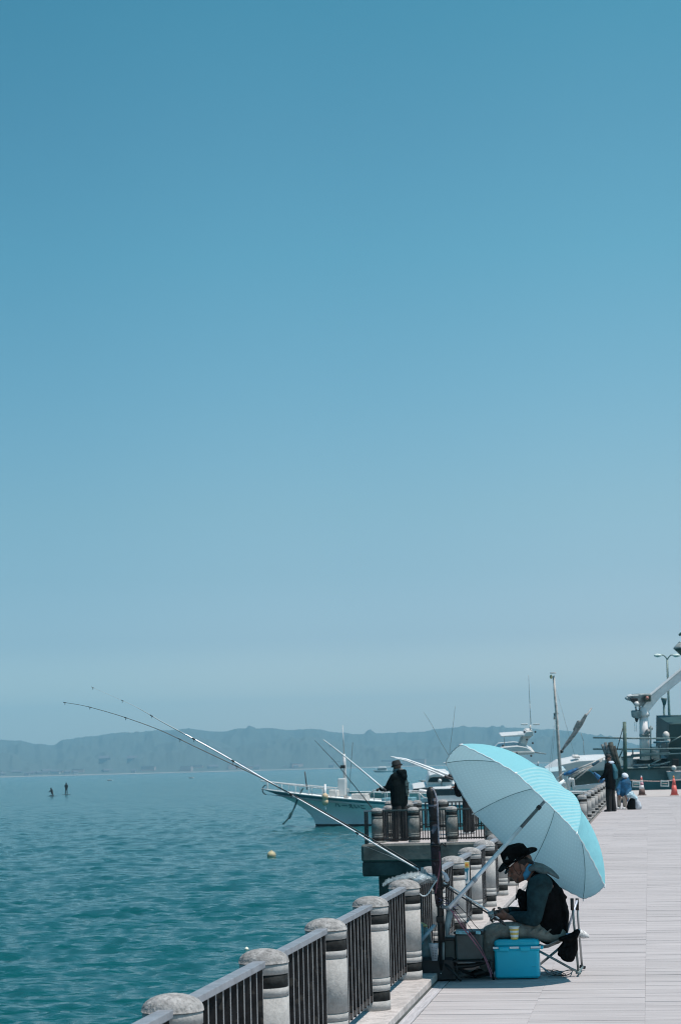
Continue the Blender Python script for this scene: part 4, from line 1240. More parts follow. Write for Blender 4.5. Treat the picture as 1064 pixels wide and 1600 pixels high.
# ---------------------------------------------------------------- things round the stand
def make_clutter():
    G = lambda x, y, o=0: at(x, y, SD + o)
    mclear = mat('clear_film', (.50, .60, .63), .15, var=.1, alpha=.32, scale=12, bump=.3, bscale=20)
    # plastic bag over the bollard
    t = thing('plastic_bag', G(640, 1372), 'crumpled clear plastic bag draped over a bollard and tied to the stand', 'plastic bag')
    vs = []; fs = []
    nx, ny = 34, 12
    top = [(597, 1383), (604, 1376), (615, 1372), (628, 1368.5), (640, 1364.5), (651, 1364.5), (662, 1366), (672, 1367), (680, 1368.5), (684, 1374)]
    bot = [(599, 1386), (607, 1381.5), (617, 1379), (628, 1378), (640, 1380), (649, 1386), (657, 1383), (668, 1380), (676, 1380), (683, 1379)]
    for i in range(nx + 1):
        u = i / nx * (len(top) - 1); a = int(min(u, len(top) - 2)); fct = u - a
        T = [top[a][k] * (1 - fct) + top[a + 1][k] * fct for k in (0, 1)]
        B_ = [bot[a][k] * (1 - fct) + bot[a + 1][k] * fct for k in (0, 1)]
        for j in range(ny + 1):
            v = j / ny
            x = T[0] * (1 - v) + B_[0] * v; y = T[1] * (1 - v) + B_[1] * v
            w_ = mnoise.noise(Vector((x * .13, y * .25, 3.1))) * 2.4 + mnoise.noise(Vector((x * .4, y * .5, 7))) * 1.1
            dd = -.16 - .07 * math.sin(math.pi * v) + w_ * .012 if i > 14 else -.13 - .13 * math.sin(math.pi * v * .8)
            vs.append(G(x, y + w_ * .9 * (.3 + math.sin(math.pi * v)), dd))
    for i in range(nx):
        for j in range(ny): a = i * (ny + 1) + j; fs.append((a, a + 1, a + ny + 2, a + ny + 1))
    MB().add(vs, fs, 0, True).build('film', mclear, t)
    vs2 = [v + VD * .05 + Vector((0, 0, .008 * math.sin(i * .7))) for i, v in enumerate(vs)]
    MB().add(vs2, fs, 0, True).build('back_film', mclear, t)
    MB().tube(interp([G(644, 1380, -.2), G(650, 1388, -.21), G(656, 1397, -.21), G(662, 1400, -.21), G(669, 1396, -.21), G(676, 1384, -.2), G(682, 1375, -.18)], 5), .0055, n=6, flat=.6).build('handle_loop', mat('white_tape', (.62, .68, .70), .6), t)
    MB().rbox(G(659, 1362, -.06), (.022, .02, .06), .004, rot=Matrix.Rotation(.2, 3, 'Y')).build('clip', mat('pale_clip', (.35, .45, .48), .4), t)
    MB().rbox(G(665, 1366, -.04), (.02, .02, .07), .004, rot=Matrix.Rotation(-.3, 3, 'Y')).build('clip', mat('pale_clip', (0, 0, 0)), t)
    # white strap end right of the stand
    t = thing('white_cloth_strip', G(698, 1372), 'short white plastic strip tied to the stand above the rods', 'strip')
    MB().limb([G(690, 1362, -.03), G(695, 1366, -.03), G(698, 1374, -.03), G(699, 1377, -.03)], [(.004, .006), (.006, .014), (.006, .018), (.005, .012)], VD, 8).build('strip', mat('white_strip_pl', (.55, .62, .7), .6), t)
    # perforated white holder
    c = G(678, 1488, -.10)
    t = thing('perforated_cup', c, 'white perforated plastic cup hanging at the foot of the stand', 'cup')
    k = SD / F
    Mx = Matrix.Rotation(-.05, 3, VD)
    MB().lathe([(.020, -.058), (.034, .058), (.036, .062), (.0335, .062), (.019, -.052)], c, n=24, M=Mx).build('cup_wall', mat('white_plastic_b', (.50, .55, .60), .5), t)
    mhole = mat('dark_hole', (.01, .03, .04), .8)
    for a_, n_ in ((-1.75, 8), (-1.25, 8), (-.8, 8)):
        for i in range(n_):
            z = -.042 + i * .0115; r_ = .0275 + z * .12
            p = c + Mx @ Vector((math.cos(a_) * r_, math.sin(a_) * r_, z))
            MB().ball(p, (.0026, .0026, .0032), 4).build('hole', mhole, t)
    MB().tube([c + Vector((0, 0, .06)), G(679, 1455, -.1), G(683, 1440, -.05)], .0022, n=5).build('string', M_black, t)
    # translucent container behind with leaning pale pole
    t = thing('clear_bag', G(664, 1470, .1), 'pale translucent sack with a yellow rolled top behind the stand', 'bag')
    b = MB(); b.limb([G(664, 1508, .14), G(664, 1480, .14), G(663, 1458, .14), G(660, 1449, .14)], [(.07, .055), (.075, .06), (.06, .045), (.04, .03)], VD, 16)
    b.build('sack', mat('sack_film', (.16, .30, .33), .35, var=.3, scale=8, alpha=.75), t, voxel=.008, smooth_it=1)
    b = MB(); b.limb([G(650, 1442, .1), G(658, 1444, .1), G(666, 1447, .1)], [(.02, .012), (.03, .016), (.02, .01)], VD, 10)
    b.build('rolled_top', mat('yellow_bag', (.42, .42, .20), .6, var=.3, scale=20), t)
    MB().limb([G(657, 1446, .06), G(655, 1462, .06), G(656, 1474, .06)], [(.02, .018), (.03, .03), (.02, .025)], VD, 10).build('blue_wrapper', mat('blue_wrapper', (.10, .36, .46), .5, var=.3, scale=16), t)
    t = thing('pale_tube', G(664, 1460), 'pale blue tube slanting from the quay fence up to the stand', 'tube')
    MB().tube([G(650, 1481, -.02), G(662, 1465, -.02), G(679, 1445, -.02)], .0125, n=12).build('tube', mat('pale_blue_tube', (.22, .36, .44), .4), t)
    # pale vertical sleeve right of the post
    t = thing('umbrella_sleeve', G(697, 1440), 'long pale grey plastic sleeve standing against the black stand', 'sleeve')
    b = MB(); b.limb([G(698, 1462, .0), G(699, 1445, .0), G(702, 1428, .0), G(706, 1414, 0)], [(.02, .012), (.026, .022), (.03, .024), (.016, .010)], VD, 12)
    b.build('sleeve', mat('sleeve_film', (.26, .38, .42), .4, var=.2, alpha=.9), t)
    MB().tube([G(692.5, 1473, -.06), G(692.5, 1499, -.06)], .0085, n=10).build('tube_end', mat('pale_tube_b', (.22, .27, .27), .4), t)
    # storage box on a low rack
    c0 = G(733, 1479, .0)
    t = thing('storage_box', Vector((c0.x, c0.y, 0)), 'dark translucent storage box full of tackle on a low rack', 'box')
    mb_ = mat('smoky_plastic', (.035, .075, .08), .35, var=.2, scale=6, alpha=.93)
    MB().rbox(c0 + Vector((0, .08, 0)), (41 * k, .22, 40 * k), .015, n=3, taper=1.06).build('tub', mb_, t)
    MB().rbox(c0 + Vector((0, .08, 21.5 * k)), (47 * k, .245, 4.5 * k), .015, n=3).build('rim', M_black, t)
    MB().rbox(c0 + Vector((0, .08, -22 * k)), (52 * k, .26, 3 * k), .01, n=3).build('shelf', M_black, t)
    for x in (712, 765):
        MB().tube([G(x, 1502, -.02), G(x + (4 if x < 740 else 6), 1531, -.02)], .008, n=8).build('leg', M_black, t)
        MB().tube([G(x, 1502, .2), G(x + 3, 1524, .2)], .008, n=8).build('leg', M_black, t)
    MB().limb([G(700, 1512, .0), G(740, 1508, .0), G(768, 1501, .0)], [(.02, .018), (.02, .016), (.02, .008)], VD, 10).build('strut', M_black, t)
    mcy = mat('cyan_wrap', (.26, .58, .66), .4, var=.25, scale=24)
    for x, w_ in ((722, 20), (747, 8)):
        q = thing('bait_packet', G(x, 1457, -.02), 'pale blue bait packet %s the storage box' % ('filling the left side of' if x == 722 else 'at the right corner of'), 'packet')
        MB().rbox(G(x, 1457.2, -.03), (w_ * k, .05, 4.5 * k), .004, rot=Matrix.Rotation(.06, 3, 'Y')).build('wrapper', mcy, q, bevel=.003)
    q = thing('tackle_case', G(700, 1482, .02), 'dark greenish tackle case between the stand and the storage box', 'case')
    MB().rbox(G(702, 1484, .1), (22 * k, .16, 42 * k), .012).build('case_body', mat('case_green', (.03, .05, .045), .5, var=.3), q)
    MB().rbox(G(702, 1466, .1), (23 * k, .165, 5 * k), .012).build('case_lid', M_black, q)
    # clear flat box lying under the rack
    q = thing('clear_box', onz(735, 1528), 'flat clear plastic box on the deck under the storage rack', 'box')
    c1 = onz(735, 1530) + Vector((0, .14, .055))
    MB().rbox(c1, (.22, .18, .085), .012).build('box_body', mat('grey_clear', (.12, .19, .2), .25, var=.3, scale=9, alpha=.8), q)
    MB().rbox(c1 + Vector((0, 0, .048)), (.23, .19, .012), .012).build('box_lid', mat('grey_clear_lid', (.20, .27, .28), .25, alpha=.9), q)
    # pink and black cords from the stand down to the cooler
    mpk = mat('pink_cord', (.30, .12, .17), .6, var=.2)
    cc = [([(704, 1421), (722, 1448), (742, 1474), (756, 1496), (765, 1519), (767, 1527)], .0055, mpk, 'dusky pink cord running down to the left of the cooler'),
          ([(708, 1422), (728, 1450), (748, 1476), (760, 1500), (769, 1522)], .0030, mpk, 'thin pink cord just right of the thick one beside the cooler'),
          ([(696, 1404), (716, 1428), (736, 1452), (750, 1480), (762, 1512)], .0024, M_black, 'thin black cord slanting from the stand clamp down past the storage box'),
          ([(713, 1412), (728, 1428), (742, 1446), (752, 1456)], .0026, M_black, 'short black cord between the umbrella pole foot and the storage box')]
    for P, r_, m_, lab in cc:
        q = thing('cord', G(P[0][0], P[0][1], -.1), lab, 'cord')
        pts = [G(x, y, -.1 + (-.02 if i else 0)) for i, (x, y) in enumerate(P)]
        pts = [p if p.z > .006 else Vector((p.x, p.y, .006)) for p in pts]
        MB().tube(interp(pts, 5), r_, n=6).build('cord_strand', m_, q)
    q = thing('cord_tangle', G(702, 1412, -.09), 'tangle of purple and black cords where the umbrella pole meets the stand', 'cords')
    for i in range(6):
        r_ = random.Random(i)
        pts = [G(686 + r_.uniform(-2, 4), 1400 + i * 3, -.07), G(696 + r_.uniform(-3, 3), 1404 + r_.uniform(-3, 10), -.10), G(704 + r_.uniform(-3, 5), 1412 + r_.uniform(-4, 8), -.11), G(712 + r_.uniform(-4, 6), 1420 + r_.uniform(-8, 6), -.09)]
        MB().tube(interp(pts, 6), .0028, n=5).build('cord_loop', (M_black, mat('violet_cord', (.14, .13, .24), .6))[i % 2], q)
    q = thing('webbing_strap', at(760, 1510, 14.5), 'dark metal prop with two thin legs beside the cooler', 'prop')
    MB().tube([G(761, 1502, .1), G(770, 1524, .0)], .004, n=6).build('leg', M_black, q)
    MB().tube([G(766, 1502, .1), G(758, 1524, .1)], .004, n=6).build('leg', M_black, q)
make_clutter()

# warning sign tied to the railing between two bollards
def make_sign():
    c = at(727, 1363, 18.35)
    k = 18.35 / F
    t = thing('warning_sign', c, 'small white warning sign with orange header and blue figure on the railing', 'sign')
    n_ = (Vector((.12, -1, 0))).normalized(); xd = Vector((1, .12, 0)).normalized()
    M = basis(xd, (0, 0, 1), c); R3 = M.to_3x3()
    L = lambda x, y, z=0.0: M @ Vector((x * k, y * k, z))
    MB().box(c, (12.5 * k, 35 * k, .004), rot=R3).build('plate', mat('sign_white', (.62, .66, .68), .5, var=.05), t, bevel=.003)
    MB().box(L(0, 11.5, .003), (12.2 * k, 8.5 * k, .003), rot=R3).build('header', mat('sign_yellow', (.70, .55, .16), .5, var=.05), t)
    bl = mat('sign_blue', (.01, .18, .27), .5)
    for x in (-3.0, 2.6):
        MB().box(L(x, 11.5, .006), (3.8 * k, 3.8 * k, .003), rot=R3).build('header_mark', mat('sign_orange', (.75, .25, .05), .5, var=.3, scale=200), t)
    MB().add([L(a, b, .0035) for a, b in ((-5.4, 5.5), (5.6, 5.8), (3.6, 1.0), (2.8, -12.5), (-2.2, -13.0), (-3.4, 1.0))], [(0, 5, 4, 3, 2, 1)]).build('blue_figure', bl, t, solid=.001)
    MB().add([L(.2 + 2.0 * math.cos(a_), -5.0 + 6.2 * math.sin(a_), .0055) for a_ in np.linspace(0, 6.28, 15)[:-1]], [tuple(range(14))]).build('white_figure', mat('sign_white', (0, 0, 0)), t, solid=.001)
make_sign()

# ---------------------------------------------------------------- standing people
def standing(name, loc, yaw, hgt, label, top, bottom, arms, skin=None, hat=None, shoes=None, lean=0.0, legs=((-.10, .0), (.10, .0)), voxel=.014, extra=None, head_down=.15, wide=1.0, group=None, long_coat=0.0):
    """figure looking along +y of its own frame, yaw about z; arms: two (elbow, wrist) in units of body height"""
    t = thing(name, loc, label, 'person', group)
    ca, sa = math.cos(yaw), math.sin(yaw)
    k = hgt
    def L(x, y, z):
        y = y + lean * max(0, z - .5)
        return Vector(loc) + Vector((x * ca - y * sa, x * sa + y * ca, z)) * k
    fx = Vector((ca, sa, 0)); fy = Vector((-sa, ca, 0)); fz = Vector((0, 0, 1))
    f = (fy * math.cos(head_down) - fz * math.sin(head_down)); u = fz * math.cos(head_down) + fy * math.sin(head_down)
    hk = k / 1.72
    hc = L(0, .02, .925)
    b = MB()
    make_head(b, hc, f, u, fx, hk)
    b.limb([L(0, .0, .82), L(0, .008, .89)], [.034 * k, .033 * k], fx, 10)
    b.limb([L(0, 0, .53), L(0, 0, .66), L(0, 0, .78)], [(.085 * k, .055 * k), (.08 * k, .055 * k), (.095 * k, .05 * k)], fx, 14)
    b.limb([L(-.09, 0, .80), L(.09, 0, .80)], [.035 * k, .035 * k], fz, 10)
    for i, q in enumerate((-1, 1)):
        e, w_ = arms[i]
        sh = L(q * .108, 0, .805); e = L(*e); w_ = L(*w_)
        b.limb([sh, e], [.028 * k, .023 * k], fx, 10)
        b.limb([e, w_], [.023 * k, .016 * k], fx, 10)
        d = (w_ - e).normalized()
        sd = d.cross(fz)
        sd = sd.normalized() if sd.length > .2 else fx
        make_hand(b, w_, d, sd.cross(d).normalized() * -1, sd, hk * .95, .8)
        lx, ly = legs[i]
        b.limb([L(q * .05, 0, .50), L(q * .05 + (lx - q * .05) * .5, ly * .5 + .01, .27), L(lx, ly, .05)], [.045 * k, .033 * k, .022 * k], fx, 10)
        b.limb([L(lx, ly - .02, .025), L(lx, ly + .07, .02)], [(.024 * k, .02 * k), (.022 * k, .013 * k)], fx, 8)
    b.build('body', skin or M_skin, t, voxel=voxel * .8, smooth_it=1)
    b = MB()
    low = .47 - long_coat
    b.limb([L(0, 0, low), L(0, 0, .60), L(0, 0, .70), L(0, -.005, .80)], [(.105 * k * wide, .078 * k), (.105 * k * wide, .082 * k), (.112 * k * wide, .082 * k), (.095 * k * wide, .066 * k)], fx, 18)
    b.limb([L(-.085, 0, .80), L(.085, 0, .80)], [.052 * k, .052 * k], fz, 12)
    b.limb([L(0, 0, .83), L(0, .005, .855)], [.045 * k, .042 * k], fx, 12)
    for i, q in enumerate((-1, 1)):
        e, w_ = arms[i]
        sh = L(q * .108, 0, .80); e = L(*e); w_ = L(*w_)
        b.limb([sh, sh.lerp(e, .5), e], [.045 * k, .043 * k, .037 * k], fx, 12)
        b.limb([e, e.lerp(w_, .5), e.lerp(w_, .92)], [.037 * k, .033 * k, .026 * k], fx, 12)
    rr = random.Random(int(hgt * 1000))
    for i in range(8):
        z = low + .04 + i * .04; x = rr.uniform(-.07, .07)
        b.limb([L(x - .03, -.074 * wide, z), L(x + .02, -.080 * wide, z + .012)], [.006 * k, .009 * k], fz, 6)
    b.build('jacket', top, t, voxel=voxel, smooth_it=2)
    b = MB()
    b.limb([L(-.04, 0, .50), L(.04, 0, .50)], [.075 * k, .075 * k], fz, 12)
    for i, q in enumerate((-1, 1)):
        lx, ly = legs[i]
        b.limb([L(q * .05, 0, .50), L(q * .05 + (lx - q * .05) * .5, ly * .5 + .012, .28), L(lx, ly, .045)], [(.062 * k, .068 * k), (.050 * k, .052 * k), (.044 * k, .048 * k)], fx, 14)
    b.build('trousers', bottom, t, voxel=voxel, smooth_it=2)
    for i, q in enumerate((-1, 1)):
        lx, ly = legs[i]
        b = MB(); b.limb([L(lx, ly - .03, .022), L(lx, ly + .03, .024), L(lx, ly + .085, .016)], [(.03 * k, .022 * k), (.031 * k, .024 * k), (.025 * k, .014 * k)], fx, 12)
        b.build('shoe', shoes or M_black, t, voxel=voxel * .8)
    if hat:
        M = Matrix((fx, f, u)).transposed()
        c = hc + u * .045 * hk
        if hat[0] == 'bucket':
            MB().lathe([(.126 * hk, -.030 * hk), (.130 * hk, -.024 * hk), (.098 * hk, .006 * hk), (.094 * hk, .062 * hk), (.072 * hk, .088 * hk), (.001, .092 * hk)], c, n=24, M=M).build('bucket_hat', hat[1], t)
        elif hat[0] == 'cap':
            MB().lathe([(.092 * hk, -.005 * hk), (.092 * hk, .03 * hk), (.07 * hk, .068 * hk), (.001, .08 * hk)], c, n=20, M=M).build('cap', hat[1], t)
        else:
            q = MB(); q.ball(c - f * .012 * hk - u * .01 * hk, (.086 * hk, .098 * hk, .078 * hk), 10, M=M); q.limb([c - f * .07 * hk - u * .03 * hk, c - f * .075 * hk - u * .075 * hk], [(.06 * hk, .025 * hk), (.05 * hk, .018 * hk)], fx, 10)
            q.build('hair', hat[1], t, voxel=.008)
    if extra: extra(t, L, fx, fy, fz, k, hc)
    return t

M_jack = mat('dark_green_jacket', (.004, .008, .009), .95, var=.3, scale=9, bump=.6, bscale=16, spec=.05)
M_jackp = mat('grey_teal_panel', (.03, .062, .066), .85, var=.2, scale=9, bump=.5, bscale=16)
M_dkt = mat('black_trousers', (.007, .007, .008), .9, var=.3, scale=12, bump=.5)
def angler2():
    base = onz(620, 1313); base = at(627, 1300, PLY + 1.75); base = Vector((base.x, PLY + 1.75, .04))
    def extra(t, L, fx, fy, fz, k, hc):
        b = MB(); b.limb([L(-.06, -.045, .86), L(0, -.075, .845), L(.06, -.045, .86)], [.034 * k, .040 * k, .034 * k], fz, 12)
        b.limb([L(0, -.07, .85), L(0, -.092, .79), L(0, -.092, .755)], [(.07 * k, .03 * k), (.055 * k, .025 * k), (.02 * k, .012 * k)], fx, 12)
        b.build('folded_hood', M_jack, t, voxel=.012, smooth_it=1)
        b = MB(); b.limb([L(.03, -.078, .80), L(.06, -.083, .70), L(.062, -.083, .56)], [(.03 * k, .008 * k), (.042 * k, .008 * k), (.035 * k, .006 * k)], fx, 12)
        b.build('back_panel', M_jackp, t, voxel=.012, smooth_it=1)
        b = MB(); b.limb([L(-.048, .03, .865), L(0, .0, .872), L(.048, -.01, .880)], [.026 * k, .04 * k, .03 * k], fz, 10)
        b.build('neck_scarf', mat('grey_scarf', (.20, .22, .22), .9, var=.5, scale=14, col2=(.03, .03, .035)), t, voxel=.01)
    t = standing('person', base, math.radians(62), 1.60, 'standing angler in dark hooded jacket and bucket hat on the platform', M_jack, M_dkt,
                 [((-.155, .075, .655), (-.09, .225, .655)), ((.16, .06, .66), (.07, .235, .648))],
                 hat=('bucket', mat('charcoal_hat', (.007, .010, .011), .9, var=.3, scale=20)), voxel=.013, extra=extra, head_down=.25, wide=1.45)
    base2 = Vector((at(735, 1300, 44.5).x, 44.5, .04))
    def extra2(t, L, fx, fy, fz, k, hc):
        MB().limb([L(-.115, .1, .72), L(-.10, .13, .60), L(-.10, .12, .52)], [(.05 * k, .05 * k), (.07 * k, .06 * k), (.06 * k, .05 * k)], fx, 12).build('shoulder_bag', M_blackc, t)
    standing('person', base2, math.radians(100), 1.66, 'person in black clothes on the platform, mostly hidden behind the umbrella rim', M_blackc, M_dkt,
             [((-.15, .05, .66), (-.13, .17, .62)), ((.15, -.02, .66), (.14, .02, .54))], hat=('bucket', M_blackc), legs=((-.12, .04), (.10, -.05)),
             shoes=mat('white_shoe', (.6, .6, .6), .6), extra=extra2)
    # his silver rod and the one leaning on the corner bollard
    d = 40.3
    def rd(P, r0, r1, m, label, d=d, grp=None, g2=5):
        W3 = interp([at(x, y, d) for x, y in P], 5); n = len(W3)
        t = thing('fishing_rod', W3[0], label, 'fishing rod', grp)
        k_ = max(2, n // 6)
        MB().tube(W3[:k_ + 1], r0 * 1.3, n=8).build('grip', M_grip, t)
        MB().tube(W3[k_:], [r0 + (r1 - r0) * i / (n - k_ - 1) for i in range(n - k_)], n=8).build('blank', m, t)
        for g in range(g2):
            i = min(n - 2, k_ + 2 + (n - k_ - 3) * g // g2); p = W3[i]
            MB().tube([p + VD * math.sin(a_) * .014 + Vector((0, 0, -.02 + .014 * math.cos(a_))) for a_ in np.linspace(0, 6.283, 9)], .003, n=4).build('line_guide', M_rodb, t)
    rd([(603, 1236), (596, 1230), (575, 1212), (545, 1187), (520, 1167), (505, 1156)], .020, .010, mat('white_rod', (.80, .84, .86), .4), 'pale fishing rod held up by the standing angler in the bucket hat')
    rd([(584, 1266), (565, 1242), (545, 1217), (525, 1192), (508, 1174), (492, 1157)], .008, .004, M_rodb, 'thin dark fishing rod leaning on the corner bollard of the platform', d=39.9)
    wl = mat('white_rod', (0, 0, 0))
    rd([(712, 1216), (696, 1209.5), (670, 1199.5), (650, 1192), (632, 1186), (610, 1182.5)], .03, .012, wl, 'upper of two pale rods reaching left from behind the umbrella', d=45.5)
    rd([(708, 1218), (690, 1211.5), (670, 1203), (652, 1195.5), (634, 1188.5), (616, 1184)], .022, .01, wl, 'lower of two pale rods reaching left from behind the umbrella', d=45.4)
    rd([(706, 1188), (697, 1174), (686, 1155), (674, 1132), (662, 1113)], .006, .003, mat('grey_rod', (.2, .26, .28), .5), 'thin dark rod tip rising behind the left tip of the umbrella', d=45.0, g2=0)
    rd([(701, 1190), (704, 1160), (708, 1130), (711, 1103)], .006, .003, mat('grey_rod', (0, 0, 0)), 'nearly upright thin rod tip behind the left tip of the umbrella', d=45.1, g2=0)
angler2()
def farman():
    base = onz(955, 1268)
    mtl = mat('teal_rucksack', (.015, .11, .15), .8, var=.25, scale=9)
    def extra(t, L, fx, fy, fz, k, hc):
        b = MB(); b.limb([L(0, -.072, .80), L(.0, -.098, .70), L(0, -.10, .58)], [(.05 * k, .028 * k), (.07 * k, .045 * k), (.065 * k, .035 * k)], fx, 14)
        b.build('teal_back_panel', mtl, t, voxel=.016, smooth_it=2)
        b = MB(); b.limb([L(-.06, -.025, .845), L(0, -.058, .845), L(.06, -.025, .845)], [(.028 * k, .03 * k)] * 3, fz, 12)
        b.build('pale_collar', mat('pale_blue_cloth', (.50, .58, .68), .8), t, voxel=.012)
    standing('person', base, math.radians(68), 1.73, 'man in long black clothes with a teal back panel looking down by the far fence', M_blackc, M_dkt,
             [((-.13, .03, .65), (-.12, .13, .57)), ((.13, .02, .65), (.11, .13, .56))], hat=('hair', M_hair), head_down=.55, voxel=.016, legs=((-.06, .02), (.06, -.02)), extra=extra, wide=1.3, long_coat=.05)
    # crouching person in blue
    c = onz(974, 1264)
    t = thing('person', c, 'crouching person in a bright blue jacket and white cap beside the man in black', 'person')
    mb2 = mat('blue_jacket', (.008, .095, .20), .8, var=.3, scale=7, bump=.6)
    P = lambda x, y, o=0: at(x, y, (c - EYE).dot(VD) + o)
    b = MB()
    make_head(b, P(976, 1215), cv(.15, .5, -.8).normalized(), cv(.1, -.8, -.5).normalized(), cv(1, .1, .2).normalized(), 1.0)
    b.limb([P(974, 1242), P(976, 1222)], [(.12, .10), (.11, .09)], VR, 12)
    for q in (-1, 1):
        b.limb([P(974 + q * 5, 1224), P(974 + q * 9, 1238, -.1), P(972 + q * 5, 1247, -.3)], [.045, .04, .03], VD, 10)
        b.limb([P(974 + q * 4, 1246), P(972 + q * 5, 1244, -.35), P(971 + q * 5, 1263, -.2)], [.07, .06, .04], VD, 10)
    b.build('body', M_skin, t, voxel=.013)
    b = MB(); b.limb([P(973, 1248), P(973, 1236), P(977, 1222), P(977, 1216)], [(.19, .17), (.21, .19), (.18, .16), (.10, .09)], VR, 16)
    for q in (-1, 1): b.limb([P(975 + q * 5, 1222), P(974 + q * 9.5, 1234, -.1), P(972 + q * 6, 1243, -.25)], [.075, .065, .05], VD, 12)
    b.build('jacket', mb2, t, voxel=.016, smooth_it=2)
    b = MB(); M = Matrix((cv(1, .1, .2).normalized(), cv(.15, .5, -.8).normalized(), cv(.1, -.8, -.5).normalized())).transposed()
    b.ball(P(976, 1212), (.105, .11, .075), 10, M=M); b.build('white_cap', mat('pale_cap', (.6, .66, .72), .8), t)
    b = MB()
    for q in (-1, 1): b.limb([P(974 + q * 4, 1247), P(971 + q * 4.5, 1246, -.33), P(971 + q * 4.5, 1259, -.22)], [.09, .08, .06], VD, 12)
    b.build('trousers', mat('beige_cloth', (.38, .33, .28), .9, var=.2), t, voxel=.016, smooth_it=1)
    for q in (-1, 1):
        b = MB(); b.limb([P(971 + q * 4.5, 1262, -.15), P(969 + q * 4.5, 1263, -.38)], [(.05, .04), (.05, .03)], VR, 10); b.build('shoe', mat('white_shoe', (.6, .6, .6), .6), t)
    # bags
    c = onz(986, 1265)
    d = (c - EYE).dot(VD); P = lambda x, y, o=0: at(x, y, d + o)
    t = thing('tote_bag', c, 'black tote bag with a pale blue top beside the crouching person', 'bag')
    b = MB(); b.limb([P(986, 1262), P(987, 1254), P(988, 1248)], [(.13, .16), (.12, .14), (.10, .08)], VD, 14); b.build('bag_body', M_blackc, t, voxel=.016)
    b = MB(); b.limb([P(981, 1244), P(986, 1242), P(993, 1247)], [(.10, .07), (.13, .10), (.10, .06)], VD, 14); b.limb([P(986, 1240), P(987, 1238)], [.09, .05], VD, 10)
    b.build('plastic_top', mat('pale_plastic', (.45, .62, .70), .4, var=.35, scale=8, bump=.8), t, voxel=.013)
    c = onz(997, 1264)
    t = thing('white_bag', c, 'translucent whitish plastic bag slumped right of the black tote bag', 'bag')
    b = MB(); b.limb([P(996, 1261), P(994, 1253), P(991, 1247)], [(.13, .13), (.11, .10), (.06, .05)], VD, 14); b.limb([P(998, 1262), P(1001, 1263)], [(.1, .05), (.06, .02)], VD, 10)
    b.build('bag_film', mat('white_film', (.55, .60, .66), .5, var=.2, scale=10, alpha=.8, bump=.8), t, voxel=.014)
farman()
# paddlers far out
def paddlers():
    for px, py, d, lab, kneel in ((104, 1241.5, 270, 'tiny dark figure standing on a board far out on the sea', False), (82, 1244, 270, 'tiny dark figure kneeling low on the water left of the standing one', True)):
        p = at(px, 1198.3 - (px - 532) * .0262 , d); p.z = WZ
        dd = 3.045 * F / (py - (1198.3 - (px - 532) * .0262)); p = at(px, 1209.5, dd); p.z = WZ
        mw_ = mat('wetsuit', (.008, .012, .014), .8)
        bt = thing('paddle_board', p, 'dark paddle board under the %s figure far out on the sea' % ('kneeling' if kneel else 'standing'), 'board')
        MB().limb([p + Vector((-.3, -1.0, .0)), p + Vector((0, 0, .01)), p + Vector((.3, 1.0, .02))], [(.2, .04), (.34, .05), (.2, .04)], Vector((1, 0, 0)), 12).build('board', mw_, bt)
        t = thing('person', p, lab, 'person')
        h = p + Vector((0, 0, .06)); b = MB(); X_ = Vector((1, 0, 0)); Z_ = Vector((0, 0, 1))
        if not kneel:
            for q in (-1, 1): b.limb([h + X_ * q * .14, h + X_ * q * .12 + Z_ * .45, h + X_ * q * .08 + Z_ * .85], [.06, .07, .10], X_, 8)
            b.limb([h + Z_ * .85, h + Z_ * 1.15, h + Z_ * 1.4], [(.17, .12), (.17, .12), (.2, .12)], X_, 10)
            for q in (-1, 1): b.limb([h + X_ * q * .2 + Z_ * 1.38, h + X_ * (q * .24) + Z_ * 1.1, h + X_ * (q * .12 + .05) + Z_ * .95], [.055, .05, .04], X_, 8)
            b.ball(h + Z_ * 1.62, (.10, .11, .13), 8); b.limb([h + Z_ * 1.42, h + Z_ * 1.55], [.06, .06], X_, 8)
        else:
            for q in (-1, 1): b.limb([h + X_ * (-.3) + Vector((0, q * .1, .05)), h + X_ * .15 + Vector((0, q * .12, .08)), h + Vector((0, q * .1, .35))], [.06, .08, .10], X_, 8)
            b.limb([h + Z_ * .35, h + X_ * -.05 + Z_ * .6, h + X_ * -.12 + Z_ * .85], [(.17, .13), (.17, .13), (.19, .12)], X_, 10)
            for q in (-1, 1): b.limb([h + Vector((-.12, q * .2, .82)), h + Vector((-.35, q * .2, .62)), h + Vector((-.5, q * .05, .55))], [.055, .05, .04], X_, 8)
            b.ball(h + Z_ * 1.03 + X_ * -.18, (.11, .10, .13), 8); b.limb([h + X_ * -.12 + Z_ * .85, h + X_ * -.16 + Z_ * .98], [.06, .06], X_, 8)
        b.build('body', mw_, t, voxel=.03)
paddlers()
